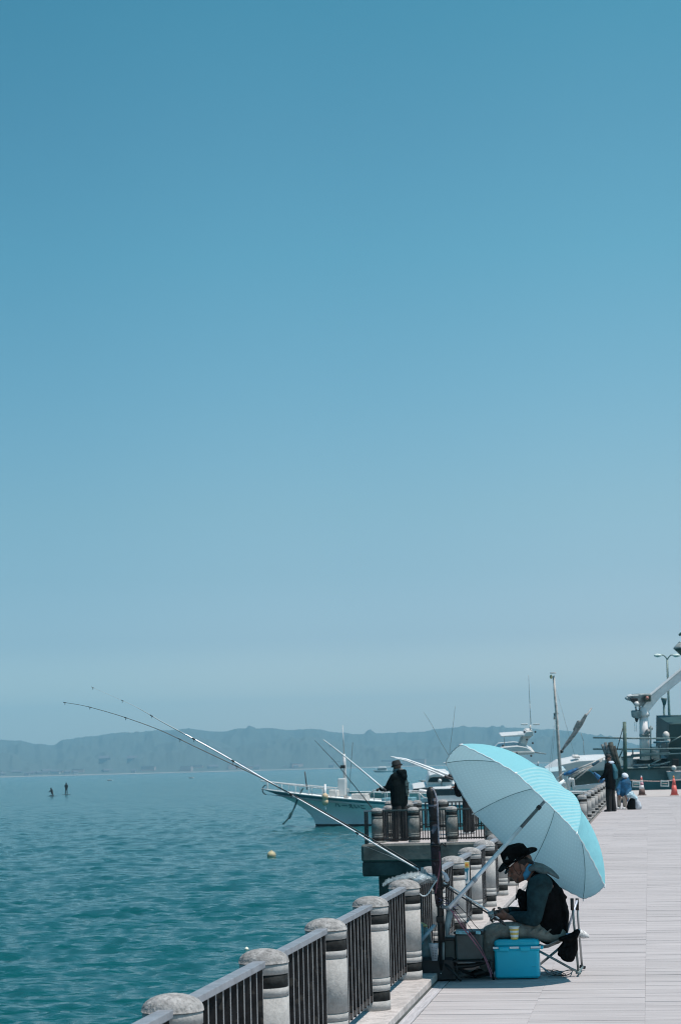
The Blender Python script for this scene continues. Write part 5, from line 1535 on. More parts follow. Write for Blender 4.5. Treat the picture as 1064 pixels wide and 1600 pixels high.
# buoy and bobbing float
def buoys():
    for px, py, r_, lab, m in ((421.5, 1334, .155, 'round cream yellow mooring buoy floating alone left of the platform', mat('buoy_yellow', (.62, .52, .28), .6, var=.15, col2=(.3, .28, .22), scale=4)),
                               (380, 1475.5, .035, 'tiny white fishing float glinting on the near water', mat('float_white', (.85, .85, .7), .4))):
        d = 3.045 * F / (py + 4 - (1198.3 - (px - 532) * .0262)); p = at(px, 1198.3 - (px - 532) * .0262, d); p.z = WZ + r_ * .45
        t = thing('mooring_buoy' if r_ > .1 else 'fishing_float', p, lab, 'buoy' if r_ > .1 else 'float')
        MB().ball(p, r_, 14).build('ball', m, t)
        MB().lathe([(r_ * .25, r_ * .9), (r_ * .25, r_ * 1.12), (r_ * .1, r_ * 1.16)], p, n=12).build('top_eye', m, t)
        MB().lathe([(r_ * 1.0, -.06 * r_), (r_ * 1.02, 0), (r_ * 1.0, .06 * r_)], p, n=20).build('seam', mat('seam_dark', (.2, .19, .15), .7), t)
buoys()

# ---------------------------------------------------------------- boats
def hull(t, M, L, B, sheer, over, name='hull', m=None, stripe=None, bw=.55, antif=.16, deckz=.25, nx=26, pw=1.7, stern_w=.85):
    """boat hull; local x stern to bow, z up from the waterline; M places it in the world"""
    def half(s): return B / 2 * (stern_w + (1 - stern_w) * math.sin(min(s / .45, 1) * math.pi / 2)) * (1 - max(0, (s - .5) / .5) ** 2.3)
    def wl(s): return bw * B * (stern_w + (1 - stern_w) * math.sin(min(s / .4, 1) * math.pi / 2)) * (1 - max(0, (s - .35) / .65) ** 1.6) * .85
    zs = [-.35, 0, antif]; NV = 8
    def pt(s, q, v, zlow=False):
        zg = sheer(s); xs = s * (L - over); xg = s * L
        if v < 0: return Vector((xs, q * max(wl(s) * .9, .0), -.4))
        e = 2.0
        return Vector((xs + (xg - xs) * v ** e, q * (max(wl(s), 0) + (half(s) - max(wl(s), 0)) * v ** pw), v * zg))
    def strip(v0, v1, nm, mt, nv=NV, s0=0, out=0.0, solid=None):
        mb = MB()
        for q in (-1, 1):
            vs = []; fs = []
            for i in range(nx + 1):
                s_ = s0 + (1 - s0) * i / nx
                for j in range(nv + 1):
                    p = pt(s_, q, v0 + (v1 - v0) * j / nv); p.y += q * out
                    vs.append(M @ p)
            for i in range(nx):
                for j in range(nv):
                    a = i * (nv + 1) + j
                    f_ = (a, a + 1, a + nv + 2, a + nv + 1)
                    fs.append(f_ if q > 0 else tuple(reversed(f_)))
            mb.add(vs, fs, 0, True)
        # transom
        vs = []
        for j in range(nv + 1): vs += [M @ (pt(s0, -1, v0 + (v1 - v0) * j / nv)), M @ (pt(s0, 1, v0 + (v1 - v0) * j / nv))]
        if s0 == 0:
            mb.add(vs, [(2 * j, 2 * j + 1, 2 * j + 3, 2 * j + 2) for j in range(nv)])
        return mb.build(nm, mt, t, solid=solid)
    va = antif
    strip(-.05, va, 'bottom_paint', M_anti, 3)
    strip(va, 1.0, name, m or M_white)
    if stripe: strip(.86, .97, 'rub_stripe', stripe[0], 2, s0=stripe[1], out=.02)
    mb = MB(); vs = []; fs = []
    for i in range(nx + 1):
        s_ = i / nx
        for q in (-1, 0, 1):
            p = pt(s_, q, 1.0); p.z -= deckz; p.y *= .93; vs.append(M @ p)
    for i in range(nx):
        for j in range(2): a = i * 3 + j; fs.append((a, a + 3, a + 4, a + 1))
    mb.add(vs, fs); mb.build('deck', M_cream, t)
    mb = MB()
    for q in (-1, 1): mb.tube([M @ (pt(i / nx, q, 1.0) + Vector((0, 0, .0))) for i in range(nx + 1)], .035, n=6)
    mb.build('gunwale', M_white, t)
    return pt
def place(p, yaw):
    return Matrix.Translation(p) @ Matrix.Rotation(yaw, 4, 'Z')
M_lit = mat('pale_railing', (.62, .62, .62), .5)

def fishing_boat():
    d = 108.0
    L = 14.6
    bow = water(408, d)
    yaw = math.pi - .10
    c_, s_ = math.cos(yaw), math.sin(yaw)
    stern = bow - Vector((c_, s_, 0)) * L
    M = place(stern, yaw)
    t = thing('fishing_boat', stern, 'white fishing boat with long flared bow and blue stripe moored behind the platform', 'boat')
    sheer = lambda s: .95 + 1.0 * max(0, s - .25) ** 1.5 / .75 ** 1.5 * 1.0 + .05
    pt = hull(t, M, L, 3.3, sheer, 2.9, stripe=(mat('teal_stripe', (.05, .24, .29), .5), .0), m=mat('pale_boat_paint', (.90, .94, .93), .3, var=.05, scale=.8), antif=.06, pw=1.5)
    # raised foredeck bulwark: pale band with flare shadow below comes from the form itself
    mb = MB()
    for q in (-1, 1):
        tops = []
        for i in range(14):
            s2 = .70 + .30 * i / 13
            p = pt(s2, q, 1.0); tops.append(M @ (p + Vector((0, -q * .1, .42))))
            if i % 2 == 0: mb.tube([M @ (p + Vector((0, -q * .08, 0))), tops[-1]], .018, n=6)
        mb.tube(tops, .025, n=6)
    mb.build('bow_rail', M_lit, t)
    mb = MB()
    for q in (-1, 1):
        tops = []
        for i in range(12):
            s2 = .36 + .22 * i / 11
            p = pt(s2, q, 1.0); tops.append(M @ (p + Vector((0, -q * .15, .55 if 1 < i < 11 else .3))))
            if i % 2 == 0: mb.tube([M @ (p + Vector((0, -q * .15, 0))), tops[-1]], .022, n=6)
        mb.tube(tops, .03, n=6)
    mb.build('side_rail', M_lit, t)
    b = M @ (pt(1.0, 0, 1.0) + Vector((.0, 0, .0)))
    mb = MB(); mb.tube([M @ Vector((L + .02 - 1.0 + .92 * math.cos(a_ * .5) , 0, 1.95 + .26 * math.sin(a_))) for a_ in np.linspace(-1.3, 1.3, 9)], .03, n=6)
    mb.build('bow_roller', mat('dark_tyre', (.02, .04, .045), .7), t)
    MB().tube([M @ Vector((L - 2.35, -.5, 1.9)), M @ Vector((L - 2.25, -.5, 2.85))], .035, n=6).build('bow_staff', M_black, t)
    MB().box(M @ Vector((L - 4.4, 0, 2.0)), (.42, .42, .9), rot=M.to_3x3()).build('white_post', M_white, t, bevel=.05)
    # bollards, winches and gear on deck
    for i, (x, y, z, sx, sy, sz) in enumerate(((7.2, 0, 1.15, 1.6, 1.3, .5), (9.2, .2, 1.45, .8, .9, .4), (5.9, -.5, 1.05, .5, .5, .6), (10.6, 0, 1.7, .5, .8, .35))):
        MB().box(M @ Vector((x, y, z)), (sx, sy, sz), rot=M.to_3x3()).build('deck_gear', M_cream if i % 2 else mat('gear_blue', (.15, .32, .38), .6), t, bevel=.05)
    # wheelhouse hidden by angler's back, aft
    MB().rbox(M @ Vector((4.4, 0, 1.35)), (2.0, 1.7, 1.1), .15, rot=M.to_3x3()).build('wheelhouse', M_white, t)
    MB().box(M @ Vector((4.4, 0, 1.62)), (2.02, 1.72, .32), rot=M.to_3x3()).build('wheelhouse_window', M_glassd, t)
    # mast
    mx = (L - (543 - 408) / (F / d))
    base = M @ Vector((mx, 0, 1.1))
    MB().tube([base, base + Vector((-.02, 0, 1.9)), base + Vector((-.03, 0, 2.6))], [.10, .085, .07], n=10).build('mast', M_lit, t)
    MB().tube([base + Vector((-.03, 0, 2.6)), base + Vector((-.06, 0, 4.1))], [.035, .015], n=6).build('mast_pole', M_lit, t)
    MB().tube([base + Vector((.12, 0, .1)), base + Vector((.45, 0, 3.2))], .012, n=5).build('stay', M_black, t)
    MB().box(base + Vector((-.1, 0, 1.95)), (.26, .2, .16)).build('mast_light', M_black, t)
    # fenders
    for i, z in enumerate((1245, 1253)):
        p = at(508, z, d - 2.9)
        MB().ball(p, (.17, .17, .19), 8).build('fender', mat('fender_cream', (.66, .50, .32), .6, var=.2), t)
    MB().tube([at(508, 1226, d - 2.4), at(508, 1243, d - 2.9)], .06, n=6).build('fender_rope', M_white, t)
    MB().tube([at(508, 1260, d - 2.9), at(508, 1268, d - 2.85)], [.07, .05], n=6).build('fender_tail', M_white, t)
    # anchor line with weed and a bundle
    mrope = mat('weedy_rope', (.01, .07, .08), .9, var=.3)
    MB().tube(interp([at(474, 1231, d - 1.2), at(466, 1246, d - 1.3), at(460, 1262, d - 1.6), at(452, 1277, d - 1.8), at(442, 1288, d - 2.0)], 4), .045, n=6).build('mooring_rope', mrope, t)
    MB().limb([at(455, 1271, d - 1.7), at(452, 1278, d - 1.75)], [.08, .07], VD, 8).build('rope_weed', mrope, t)
    mt = mat('name_paint', (.02, .10, .14), .6)
    R3 = M.to_3x3()
    yv = cv(1, 0.0, 0)
    for body, x, y, size in (('\u30cf \u4e00\u3048\u3044\u3053', 527, 1252, .34), ('\u4e00 \u4e8c\u516b', 600, 1254, .28)):
        s3 = (L - (x - 408) / (F / d)) / L
        n1 = M @ pt(s3 + .01, -1, .62) if (M @ pt(s3, -1, .5)).y < (M @ pt(s3, 1, .5)).y else M @ pt(s3 + .01, 1, .62)
        q = -1 if (M @ pt(s3, -1, .5)).y < (M @ pt(s3, 1, .5)).y else 1
        c0 = M @ pt(s3, q, .70); cx = M @ pt(s3 - .03, q, .70); cz = M @ pt(s3, q, .85)
        xd = (cx - c0).normalized(); zd = (cz - c0).normalized(); n_ = xd.cross(zd).normalized()
        if n_.y > 0: n_ = -n_
        text(body, size, 'hull_lettering', mt, basis(xd, zd, c0 + n_ * .05), t, extrude=.01)
fishing_boat()

def cruiser():
    d = 128.0; k = d / F
    p = water(705, d)
    t = thing('motor_cruiser', p, 'white motor cruiser with dark cabin windows behind the black rod bag', 'boat')
    yaw = math.radians(196)
    M = place(p + Vector((2.2, 2.0, 0)), yaw)
    hull(t, M, 9.2, 3.2, lambda s: 1.05 + .45 * s, 1.6, antif=.1)
    def P(x, y, o=0): return at(x, y, d + o)
    def slab(nm, pts, dep, m, o=0.0):
        """solid cut to a side outline, dep metres deep"""
        fr = [P(x, y, o) for x, y in pts]; bk = [v + VD * dep for v in fr]; n_ = len(fr)
        MB().add(fr + bk, [tuple(range(n_)), tuple(reversed(range(n_, 2 * n_)))] + [(i, i + n_, (i + 1) % n_ + n_, (i + 1) % n_) for i in range(n_)]).build(nm, m, t, bevel=.04)
    slab('lower_cabin', [(640, 1262), (640, 1243), (646, 1232), (668, 1228.5), (712, 1228), (716, 1262)], 2.4, M_white)
    slab('cabin_window', [(641.5, 1239), (646, 1232.5), (668, 1231), (668, 1239)], 2.5, M_glassd, -.06)
    slab('upper_cabin', [(667, 1244), (667, 1222), (669, 1215.5), (675, 1211.5), (702, 1210.5), (708, 1222), (714, 1232), (716, 1258), (668, 1258)], 2.0, M_white, .1)
    slab('flybridge_window', [(668, 1222.5), (671, 1216), (677, 1214.5), (698, 1214.5), (705, 1222)], 2.1, M_glassd, .05)
    slab('roof', [(669, 1214.5), (671, 1211), (678, 1209), (698, 1208.6), (702, 1213.5)], 2.3, M_white, -.05)
    slab('dark_stripe', [(678, 1230), (704, 1229.8), (704, 1231.8), (678, 1232)], 2.2, M_glassd, .0)
    MB().tube([P(689.5, 1211, -.1), P(690, 1240, -.1)], .025, n=6).build('stay', M_black, t)
    MB().ball(P(687, 1220, -.15), .12, 8).build('search_light', M_white, t)
    MB().limb([P(656, 1235, -.5), P(663, 1237, -.5), P(668, 1238, -.5)], [.10, .13, .13], VD, 8).build('bow_winch', M_white, t)
    MB().tube([P(656, 1240, -.5), P(655, 1254, -.5)], .04, n=6).tube([P(664, 1240, -.5), P(659, 1252, -.5)], .03, n=6).build('rail_post', M_cream, t)
    MB().ball(P(708, 1226, -.2), .15, 8).build('white_fender', M_white, t)
cruiser()

def small_far_boats():
    d = 560
    for px, py0, ln, lab in ((597, 1206.5, 5.4, 'small white cabin boat far out on the sea left of the standing angler\'s head'),):
        d = 3.045 * F / (py0 - (1198.3 - (px - 532) * .0262))
        p = water(px, d); t = thing('small_boat', p, lab, 'boat')
        k = d / F
        M = place(p + Vector((19 * k, 0, 0)), math.pi - .05)
        hull(t, M, 35 * k, 9 * k, lambda s: (2.0 + 1.2 * s) * k, 4 * k, antif=.05, nx=12)
        R3 = Matrix.Rotation(-.05, 3, 'Z')
        c = p + Vector((-2 * k, 0, 0))
        MB().rbox(c + Vector((2 * k, 0, 4.2 * k)), (15 * k, 6 * k, 4.0 * k), .5 * k, taper=.85).build('cabin', M_white, t)
        MB().box(c + Vector((2 * k, 0, 5.2 * k)), (14 * k, 6.2 * k, 1.6 * k)).build('cabin_window', M_glassd, t)
        MB().rbox(c + Vector((2 * k, 0, 8 * k)), (13 * k, 5 * k, 2.2 * k), .5 * k, taper=.7).build('flybridge', M_white, t)
        MB().tube([c + Vector((-8 * k, 0, 3 * k)), c + Vector((-8 * k, 0, 8 * k))], .3 * k, n=5).build('mast', M_white, t)
    for px, py in ((299, 1216), (172, 1220)):
        d = 3.045 * F / (py - (1198.3 - (px - 532) * .0262)); k = d / F
        p = water(px, d); t = thing('small_boat', p, 'speck of a %s boat on the far sea' % ('white' if px == 299 else 'grey'), 'boat')
        M = place(p + Vector((4 * k, 0, 0)), math.pi)
        hull(t, M, 9 * k, 3 * k, lambda s: (1.0 + .5 * s) * k, 1.5 * k, antif=.05, nx=8)
        MB().box(p + Vector((0, 0, 1.5 * k)), (4.5 * k, 2 * k, 1.2 * k)).build('cabin', M_white if px == 299 else M_cream, t)
    # thin spars of sailing boats off the far shore
    for px, y0, y1 in ((827, 1150, 1030),):
        pass
small_far_boats()

def yacht():
    d = 150.0; k = d / F
    p = water(800, d)
    t = thing('flybridge_yacht', p, 'white flybridge yacht with radar arch and antennas rising above the umbrella', 'boat')
    M = place(p + Vector((5.5, 1.5, 0)), math.pi + .08)
    hull(t, M, 12.5, 4.0, lambda s: 1.3 + .6 * s, 1.8, stripe=(M_glassd, .1), antif=.1)
    def P(x, y, o=0): return at(x, y, d + o)
    def slab(nm, pts, dep, m, o=0.0):
        fr = [P(x, y, o) for x, y in pts]; bk = [v + VD * dep for v in fr]; n_ = len(fr)
        MB().add(fr + bk, [tuple(range(n_)), tuple(reversed(range(n_, 2 * n_)))] + [(i, i + n_, (i + 1) % n_ + n_, (i + 1) % n_) for i in range(n_)]).build(nm, m, t, bevel=.03)
    slab('saloon', [(768, 1222), (774, 1196), (790, 1184), (812, 1182), (824, 1222)], 3.0, M_white, .3)
    slab('saloon_window', [(778, 1196), (792, 1183), (811, 1180.5), (817, 1202), (806, 1202)], 3.1, M_glassd, .24)
    slab('flybridge', [(776, 1175), (783, 1168), (808, 1166), (822, 1168), (832, 1174), (834, 1178.5), (800, 1181), (780, 1179)], 3.2, M_white, .1)
    slab('flybridge_edge', [(774, 1175.5), (835, 1174.5), (835, 1177.5), (775, 1178.5)], 3.3, M_cream, .04)
    slab('radar_arch', [(808, 1173), (818, 1150), (823, 1141.5), (832, 1141.5), (833, 1148), (825, 1156), (820, 1172)], 1.6, M_cream, .8)
    slab('arch_top', [(817, 1151), (822, 1143.5), (832, 1142.5), (833, 1150)], 2.0, M_white, .5)
    slab('sun_top', [(782, 1151.5), (783, 1149.8), (822, 1147), (823, 1150.5)], 2.2, M_white, .6)
    slab('front_post', [(787.5, 1151), (788.3, 1151), (787.8, 1168), (786.5, 1168)], .1, M_steel, .7)
    for x0, x1 in ((813.5, 824.5), (832.5, 843)):
        MB().rbox(P((x0 + x1) / 2, 1131.8, .9), ((x1 - x0) * k, .3, .11), .04).build('radar_bar', M_white, t)
    MB().tube([P(828, 1143, 1), P(828, 1133, 1)], .06, n=6).build('radar_post', M_cream, t)
    for x0, y0, x1, y1 in ((829, 1132, 827.5, 1100), (827.3, 1100, 825.5, 1055)):
        MB().tube([P(x0, y0, 1), P(x1, y1, 1)], .028 if y0 > 1110 else .018, n=5).build('antenna', mat('antenna_grey', (.25, .3, .33), .5), t)
    for x, y in ((819, 1143.5), (836, 1143.5), (832, 1161), (823, 1155.5), (785.5, 1165), (807, 1176.5), (829.5, 1181)):
        MB().ball(P(x, y, .05 if y > 1170 else .4), .08, 6).build('deck_light', M_black, t)
    MB().tube([P(832, 1175, .3), P(853, 1178, .3)], .05, n=6).build('outrigger', mat('outrigger_grey', (.2, .26, .28), .5), t)
    # low dark hulled neighbour seen right of the umbrella crest
    p = water(850, 140); d2 = 140
    t = thing('moored_launch', p, 'low moored launch with dark awning just right of the flybridge yacht', 'boat')
    M = place(p + Vector((4, 1, 0)), math.pi)
    hull(t, M, 8, 2.6, lambda s: .9 + .2 * s, .8, antif=.1)
    MB().rbox(at(846, 1203.5, d2), (2.3, 1.8, .14), .05).build('awning', mat('dark_awning', (.02, .05, .055), .7), t)
    MB().rbox(at(848, 1209, d2), (2.6, 1.7, .32), .05).build('cabin', M_white, t)
    for x in (825, 867): MB().tube([at(x, 1203, d2 - .5), at(x, 1218, d2 - .5)], .03, n=5).build('awning_post', M_steel, t)
    MB().tube([at(840, 1197, d2), at(840.5, 1190, d2)], .05, n=5).build('white_pole', M_white, t)
yacht()

def workboat():
    d = 88.0; k = d / F
    def P(x, y, o=0): return at(x, y, d + o)
    p = water(880, d)
    t = thing('work_boat', p, 'pale blue and white work boat with a tall mast moored behind the far fence', 'boat')
    M = place(water(948, d) + Vector((.2, 0, 0)), math.pi)
    mh = mat('pale_cyan_paint', (.42, .56, .60), .5, var=.12, scale=1.5, spots=((.25, .3, .3), 4, .6, .5))
    hull(t, M, 4.6, 2.6, lambda s: 1.15 + .1 * s, .3, m=mh, antif=.1, deckz=.35)
    def slab(nm, pts, dep, m, o=0.0, d0=None):
        fr = [P(x, y, o) for x, y in pts]; bk = [v + VD * dep for v in fr]; n_ = len(fr)
        MB().add(fr + bk, [tuple(range(n_)), tuple(reversed(range(n_, 2 * n_)))] + [(i, i + n_, (i + 1) % n_ + n_, (i + 1) % n_) for i in range(n_)]).build(nm, m, t, bevel=.02)
    slab('wheelhouse', [(854, 1232), (856, 1206), (884, 1203), (888, 1232)], 1.4, mh, .4)
    slab('engine_box', [(868, 1232), (869, 1224), (884, 1223), (884, 1232)], .8, M_white, .0)
    slab('bulwark', [(895, 1234), (896, 1228.5), (944, 1223), (948, 1223), (948, 1230)], .12, M_white, -.3)
    slab('gallows', [(888, 1235), (888.5, 1220), (891, 1217), (897, 1217.5), (898, 1229), (895.5, 1235), (894.5, 1222), (891, 1222), (890.5, 1235)], .5, M_white, -.2)
    slab('name_board', [(872, 1232.5), (886, 1232), (886, 1238), (872, 1238)], .1, mat('pale_board', (.5, .52, .5), .6), -.42)
    mm = mat('mast_buff', (.50, .47, .44), .6, var=.2)
    MB().tube([P(876, 1224), P(873, 1180), (P(868.5, 1110)), P(864.5, 1056)], [.075, .07, .06, .045], n=10).build('mast', mm, t)
    MB().rbox(P(863.5, 1051.5), (.26, .2, .04), .02).build('mast_cap', M_steel, t)
    MB().ball(P(860.5, 1057.5), (.06, .06, .09), 8).build('mast_lamp', mat('lamp_amber', (.5, .42, .2), .4), t)
    MB().tube([P(864.5, 1115), P(872, 1115)], .03, n=6).build('crosstree', M_steel, t)
    MB().tube([P(866, 1116, .05), P(865.5, 1124, .05)], .04, n=6).build('mast_fitting', M_steel, t)
    for a_, b_ in (((869, 1114), (861, 1200)), ((863.5, 1060), (900, 1190)), ((868, 1110), (855, 1226))):
        MB().tube([P(*a_), P(*b_)], .007, n=4).build('stay', mat('wire', (.25, .3, .32), .5), t)
    # boom carrying a furled net
    b = MB(); mnet = mat('furled_net', (.30, .30, .30), .9, var=.5, scale=9, col2=(.08, .12, .12), bump=.8)
    b.limb([P(878, 1172), P(886, 1161), P(897, 1146), (P(907, 1131)), P(915, 1117)], [.05, .085, .10, .10, .07], VD, 10); b.limb([P(896, 1140), P(903, 1127)], [.05, .06], VD, 8)
    b.build('furled_sail', mnet, t, voxel=.03)
    MB().tube([P(876, 1175), P(924, 1106)], [.05, .035], n=8).build('boom', mat('boom_grey', (.28, .30, .31), .5), t)
    MB().tube([P(876, 1172), P(878, 1176)], .07, n=8).build('gooseneck', M_black, t)
    # bundle of poles with blue tarpaulin
    q = thing('pole_bundle', P(910, 1197), 'bundle of pale poles partly wrapped in blue tarpaulin sloping up behind the far fence', 'poles')
    mp_ = mat('weathered_pole', (.50, .50, .48), .7, var=.25, scale=6)
    for i, (x0, y0, x1, y1) in enumerate(((877, 1210, 942, 1186), (880, 1212, 944, 1183), (884, 1213, 940, 1189), (892, 1216, 934, 1190), (898, 1218, 930, 1193), (890, 1214, 926, 1196), (864, 1223, 880, 1207))):
        MB().tube([P(x0, y0, -.6 + .07 * i), P(x1, y1, -.6 + .07 * i)], .026, n=6).build('pole', mp_, q)
    mbt = mat('blue_tarp', (.01, .12, .28), .6, var=.35, scale=8)
    b = MB(); b.limb([P(881, 1210, -.7), P(890, 1207, -.7), P(902, 1201, -.7)], [(.1, .06), (.16, .10), (.1, .05)], VD, 10); b.build('tarpaulin', mbt, q, voxel=.025)
    b = MB(); b.limb([P(926, 1195, -.7), P(935, 1189, -.7)], [(.1, .07), (.08, .05)], VD, 10); b.build('tarpaulin', mat('dark_tarp', (.02, .08, .12), .7), q, voxel=.025)
    q = thing('blue_sheet', P(936, 1216, -.3), 'bright blue tarpaulin sheet and rope hanging behind the man in black', 'tarpaulin')
    b = MB(); b.limb([P(928, 1208, -.3), P(938, 1218, -.3), P(944, 1222, -.3)], [(.08, .06), (.10, .12), (.1, .14)], VD, 10); b.build('sheet', mbt, q, voxel=.025)
    MB().tube([P(920, 1203, -.3), P(942, 1223, -.3)], .022, n=6).build('rope', mat('blue_rope', (.03, .30, .50), .6), q)
    # long pale cabin boat behind, dark hull
    d2 = 118.0
    Q = lambda x, y, o=0: at(x, y, d2 + o)
    pw_ = water(905, d2)
    t2 = thing('cabin_boat', pw_, 'long cabin boat with dark green side and sloping white roof behind the work boat', 'boat')
    def slab2(nm, pts, dep, m, o=0.0):
        fr = [Q(x, y, o) for x, y in pts]; bk = [v + VD * dep for v in fr]; n_ = len(fr)
        MB().add(fr + bk, [tuple(range(n_)), tuple(reversed(range(n_, 2 * n_)))] + [(i, i + n_, (i + 1) % n_ + n_, (i + 1) % n_) for i in range(n_)]).build(nm, m, t2, bevel=.03)
    M2 = place(water(975, d2), math.pi)
    hull(t2, M2, 5.4, 3.4, lambda s: 1.2, .5, m=mat('dark_green_hull', (.02, .055, .055), .5), antif=.1)
    slab2('cabin_side', [(856, 1213), (857, 1207), (875, 1195), (904, 1189), (940, 1187), (960, 1187), (960, 1204), (900, 1206), (870, 1210)], 2.6, M_white, .2)
    slab2('cabin_window', [(858, 1209.5), (873, 1208), (873, 1210), (858, 1211.5)], 2.7, M_glassd, .12)
    slab2('side_curtain', [(897, 1206), (948, 1203), (948, 1226), (893, 1229)], 2.4, mat('dark_green_hull', (0, 0, 0)), .1)
    slab2('roof_box', [(894, 1184), (896, 1181.5), (905, 1181.5), (906, 1185)], .8, M_cream, .6)
    slab2('roof_bench', [(905, 1190), (917, 1187.5), (918, 1189), (906, 1191.5)], .8, M_white, .3)
    MB().ball(Q(880, 1200, .0), .10, 6).build('deck_light', M_blue, t2)
    for x0, y0, x1, y1 in ((912, 1180, 911, 1158), (911, 1158, 907, 1145)):
        MB().tube([Q(x0, y0, .5), Q(x1, y1, .5)], .02, n=5).build('antenna', mat('antenna_grey', (0, 0, 0)), t2)
workboat()

def ship():
    d = 108.0
    def P(x, y, o=0): return at(x, y, d + o)
    t = thing('work_ship', P(1010, 1240), 'grey harbour work ship with deck rails and dark wheelhouse at the far quay', 'ship')
    mh = mat('grey_green_hull', (.10, .155, .16), .6, var=.18, scale=.8, spots=((.05, .08, .08), 2.5, .6, .5))
    mdk = mat('dark_green_house', (.014, .052, .05), .6, var=.2, scale=1)
    def slab(nm, pts, dep, m, o=0.0, tt=None):
        fr = [P(x, y, o) for x, y in pts]; bk = [v + VD * dep for v in fr]; n_ = len(fr)
        MB().add(fr + bk, [tuple(range(n_)), tuple(reversed(range(n_, 2 * n_)))] + [(i, i + n_, (i + 1) % n_ + n_, (i + 1) % n_) for i in range(n_)]).build(nm, m, tt or t, bevel=.03)
    slab('hull_side', [(958, 1262), (964, 1200), (1180, 1196), (1180, 1262)], 5.0, mh)
    slab('sheer_strake', [(970, 1201), (1046, 1198.5), (1046, 1201), (970, 1203.5)], .12, mat('strake_dark', (.03, .06, .06), .6), -.14)
    slab('deck_edge', [(985, 1195.5), (1046, 1193), (1046, 1195), (985, 1197.5)], 3.0, M_cream, .6)
    slab('deck_edge', [(985, 1186), (1046, 1184), (1046, 1185.5), (985, 1187.5)], 3.0, M_cream, .9)
    slab('dark_housing', [(992, 1197), (995, 1188), (1044, 1187), (1044, 1194)], 2.4, mdk, 1.0)
    slab('wheelhouse', [(1044, 1204), (1045, 1131), (1090, 1130), (1090, 1204)], 4.5, mdk, .2)
    slab('wheelhouse_door', [(1050, 1203), (1050, 1186), (1060, 1186), (1060, 1203)], .05, M_black, .13)
    slab('wheelhouse_panel', [(1046, 1152), (1090, 1151), (1090, 1153), (1046, 1154)], .05, mat('panel_teal', (.02, .08, .08), .5), .14)
    slab('white_wedge', [(1041, 1206), (1090, 1205), (1090, 1219), (1046, 1221)], .5, mat('pinkish_white', (.55, .49, .48), .7, var=.1), -.3)
    MB().ball(P(1052, 1200, -.1), .14, 8).build('bulkhead_lamp', M_white, t)
    MB().tube([P(1046, 1160, -.1), P(1064, 1150, -.1)], .04, n=5).build('brace', mat('brace_grey', (.1, .16, .16), .5), t)
    mr = mat('grey_pipe', (.12, .19, .20), .5)
    for pts in ([(926, 1152.5), (985, 1153.5), (1046, 1154)], [(926, 1170.5), (985, 1170.5), (1080, 1169.5)], [(985, 1180), (1046, 1176)], [(970, 1184), (1010, 1180), (1064, 1177)]):
        MB().tube([P(x, y, -.3) for x, y in pts], .045, n=6).build('guard_rail', mr, t)
    for x, y0, y1 in ((1016, 1134, 1186), (1031, 1158, 1186), (1041, 1158, 1170), (988, 1170, 1184), (1000, 1170, 1186)):
        MB().tube([P(x, y0, -.2), P(x, y1, -.2)], .04, n=6).build('rail_post', mr, t)
    MB().tube([P(1020, 1160, -.2), P(1044, 1159, -.2)], .05, n=6).build('guard_rail', mat('blue_pipe', (.05, .16, .22), .5), t)
    for x0, y0, x1, y1 in ((1010, 1197, 1030, 1187), (1012, 1200, 1046, 1190), (966, 1185, 975, 1166)):
        MB().tube([P(x0, y0, -.3), P(x1, y1, -.3)], .04, n=5).build('strut', mr, t)
    MB().tube([P(1013, 1194, -.3), P(1013, 1202, -.3)], .06, n=6).build('fairlead', mr, t)
    # round white life rafts and drums on deck
    for x, y, r_ in ((1022, 1176, .2), (1026, 1180, .2), (981, 1197, .22), (984, 1190, .16)):
        MB().lathe([(r_, -.28), (r_, .28), (r_ * .8, .32)], P(x, y, .6), n=12).build('deck_drum', M_cream, t)
    b = MB(); b.ball(P(1040, 1149, .2), (.18, .18, .22), 8); b.ball(P(1042, 1157, .2), (.16, .16, .2), 8); b.build('deck_horn', M_cream, t)
    # boom stump and mast
    q = thing('ship_post', P(976, 1190), 'greenish upright post with a slanting stay on the ship behind the man in black', 'post')
    mg = mat('moss_green_paint', (.10, .16, .13), .7, var=.25, scale=4)
    MB().tube([P(976.5, 1206, -.8), P(975, 1128, -.8)], [.11, .09], n=8).build('post', mg, q)
    MB().tube([P(974, 1132, -.8), P(963, 1172, -.8)], .022, n=5).build('stay', M_black, q)
    # dark fender piles behind the man's head
    q = thing('timber_fender', P(955, 1200), 'cluster of dark leaning timber piles behind the head of the man in black', 'timber piles')
    for i, (x0, y0, x1, y1, r_) in enumerate(((950, 1190, 940, 1163, .07), (953, 1192, 945, 1160, .08), (957, 1196, 948, 1164, .07), (966, 1215, 953, 1160, .13), (970, 1212, 958, 1166, .11))):
        MB().tube([P(x0, y0, -1.2), P(x1, y1, -1.2)], r_, n=8).build('timber_pile', mat('tarred_timber', (.055, .06, .05), .9, var=.5, scale=5) if i > 2 else mat('grey_timber', (.16, .17, .17), .9, var=.5, scale=5), q)
    # deck crane
    c = thing('deck_crane', P(1006, 1190), 'white pedestal crane with a box boom rising to the right on the work ship', 'crane')
    mc = mat('crane_white', (.90, .85, .84), .5, var=.1, scale=2)
    MB().tube([P(1007, 1187, .5), P(1006, 1150, .5), P(1005, 1118, .5)], [.28, .26, .23], n=16).build('pedestal', mc, c)
    MB().tube([P(1006, 1119, .5), P(1006, 1115, .5), P(1004, 1104, .5)], [.28, .28, .20], n=16).build('slew_ring', mc, c)
    MB().tube([P(1007, 1150, .5), P(1007, 1146, .5)], .30, n=16).build('collar', mat('collar_grey', (.35, .37, .37), .5), c)
    pts = [(1008, 1118), (1004, 1104), (1012, 1093), (1017, 1085.5), (1080, 1033), (1080, 1050), (1030, 1091)]
